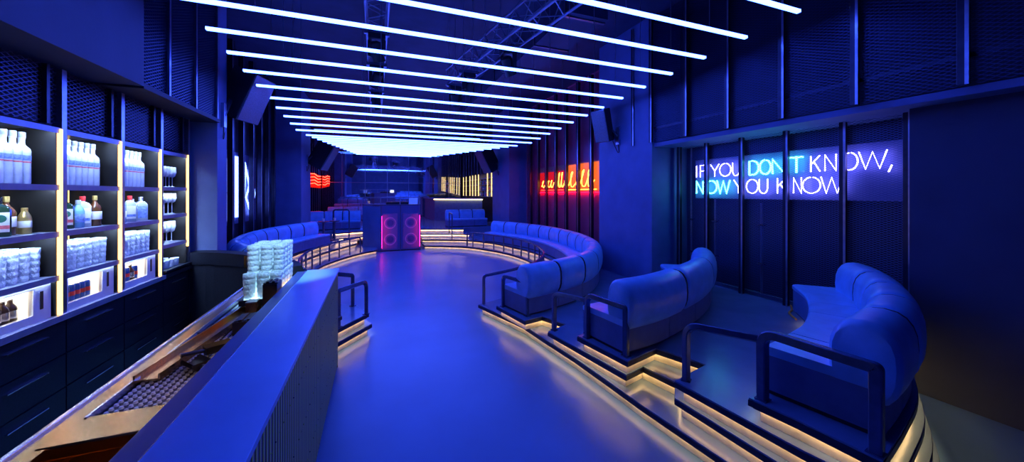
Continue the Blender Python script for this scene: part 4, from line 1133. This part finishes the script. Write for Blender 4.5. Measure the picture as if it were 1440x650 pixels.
obj('joint_strip', MB().add([mp(-2.95, 2.0, .003), mp(5.0, 2.0, .003), mp(5.0, 2.03, .003), mp(-2.95, 2.03, .003)], [(0, 1, 2, 3)]), 'steelpost', t)
struct('wall_back_upper', MB().box(-3.05, 5.62, 21.6, 22.3, 4.42, 5.3), 'wall')
# far bar
t = thing('bar_counter', 'far bar counter with a warm light line, right of the far room', 'bar', (3.6, 18.5, 4 * RS))
z0 = 4 * RS; zt = 1.74
cp = [(4.95, 16.9), (3.9, 17.3), (2.75, 18.4), (2.65, 21.5), (3.15, 21.5), (3.25, 18.7), (4.05, 17.85), (4.95, 17.5)]
obj('counter_top', MB().prism(cp, zt - .03, zt + .02), 'counter', t)
ci = [(p[0] + .06, p[1] + .06) for p in cp]
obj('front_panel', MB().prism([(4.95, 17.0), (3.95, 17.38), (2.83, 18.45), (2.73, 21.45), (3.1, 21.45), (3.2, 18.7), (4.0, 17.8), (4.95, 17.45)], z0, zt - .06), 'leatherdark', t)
obj('light_strip', MB().sweep([(4.95, 16.94, zt - .045), (3.92, 17.33, zt - .045), (2.79, 18.42, zt - .045)], [(-.012, -.012), (.012, -.012), (.012, .012), (-.012, .012)], up=(0, 0, 1)), 'warm', t)
t = thing('shelf_unit', 'far warm lit bottle shelves on the right wall beside the back mirror', 'shelf', (5.3, 18.4, z0))
obj('back_panel', MB().box(5.30, 5.33, 14.9, 21.7, z0, 3.0), 'shelfback', t)
for z in (1.85, 2.15, 2.45, 2.75): obj('shelf', MB().box(5.05, 5.30, 14.9, 21.7, z - .02, z), 'shelf', t)
for k, y in enumerate((15.1, 15.75, 16.4, 18.0, 18.6, 19.2, 19.8, 20.7, 21.4)):
    obj('light_strip', MB().box(5.02, 5.045, y - .035, y + .035, 1.86, 2.98), 'warmfar', t)
k = 0
for z in (1.85, 2.15, 2.45):
    for y in [15.3 + .28 * q for q in range(12)]:
        if k % 12 in (1, 5): k += 1; continue
        kd = ['gin', 'rum', 'dia', 'herb', 'blue'][k % 5]
        o = dup(protos[kd], (5.16, y, z), None, 'bottles on the far lit shelves', PI)
        o['label'] = '%s, %s on %s far shelf' % (kinds[kd][1], ORD[int(round((y - 15.3) / .28))], {1.85: 'lowest', 2.15: 'middle', 2.45: 'upper'}[z]); k += 1
# small round candle cups on the left platform edge
for k, (x, y) in enumerate(((-1.55, 12.75), (-1.25, 12.95))):
    t = thing('candle_cup', ('small candle cup behind the left sofa end, left one', 'small candle cup behind the left sofa end, right one')[k], 'candle', (x, y, 3 * RS))
    zz = 3 * RS
    obj('pedestal', MB().lathe([(.14, 0), (.14, .02), (.03, .05), (.03, .60), (.16, .63), (.16, .65)], 14, (x, y, zz)), 'metal', t, smooth=True)
    obj('cup', MB().lathe([(.03, .65), (.035, .66), (.04, .74), (.034, .74), (.03, .67)], 10, (x, y, zz)), 'paper', t, smooth=True)

# ================================================================== WORLD, CAMERA
w = bpy.data.worlds.new('World'); sc.world = w; w.use_nodes = True
w.node_tree.nodes['Background'].inputs[0].default_value = (.004, .006, .03, 1); w.node_tree.nodes['Background'].inputs[1].default_value = 1.
cam = bpy.data.cameras.new('Camera'); co = bpy.data.objects.new('Camera', cam); COL.objects.link(co)
cam.sensor_width = 36; cam.lens = F / 1440 * 36; cam.shift_y = -(325 - HY) / 1440; cam.clip_start = .02; cam.clip_end = 100
co.location = (0, 0, H); co.rotation_euler = (PI / 2, 0, -TH)
sc.camera = co
sc.view_settings.view_transform = 'Standard'; sc.view_settings.look = 'None'; sc.view_settings.gamma = 1; sc.view_settings.exposure = 0
sc.view_settings.use_curve_mapping = False
sc.cycles.max_bounces = 8; sc.cycles.transparent_max_bounces = 12; sc.cycles.sample_clamp_indirect = 4; sc.cycles.use_denoising = True
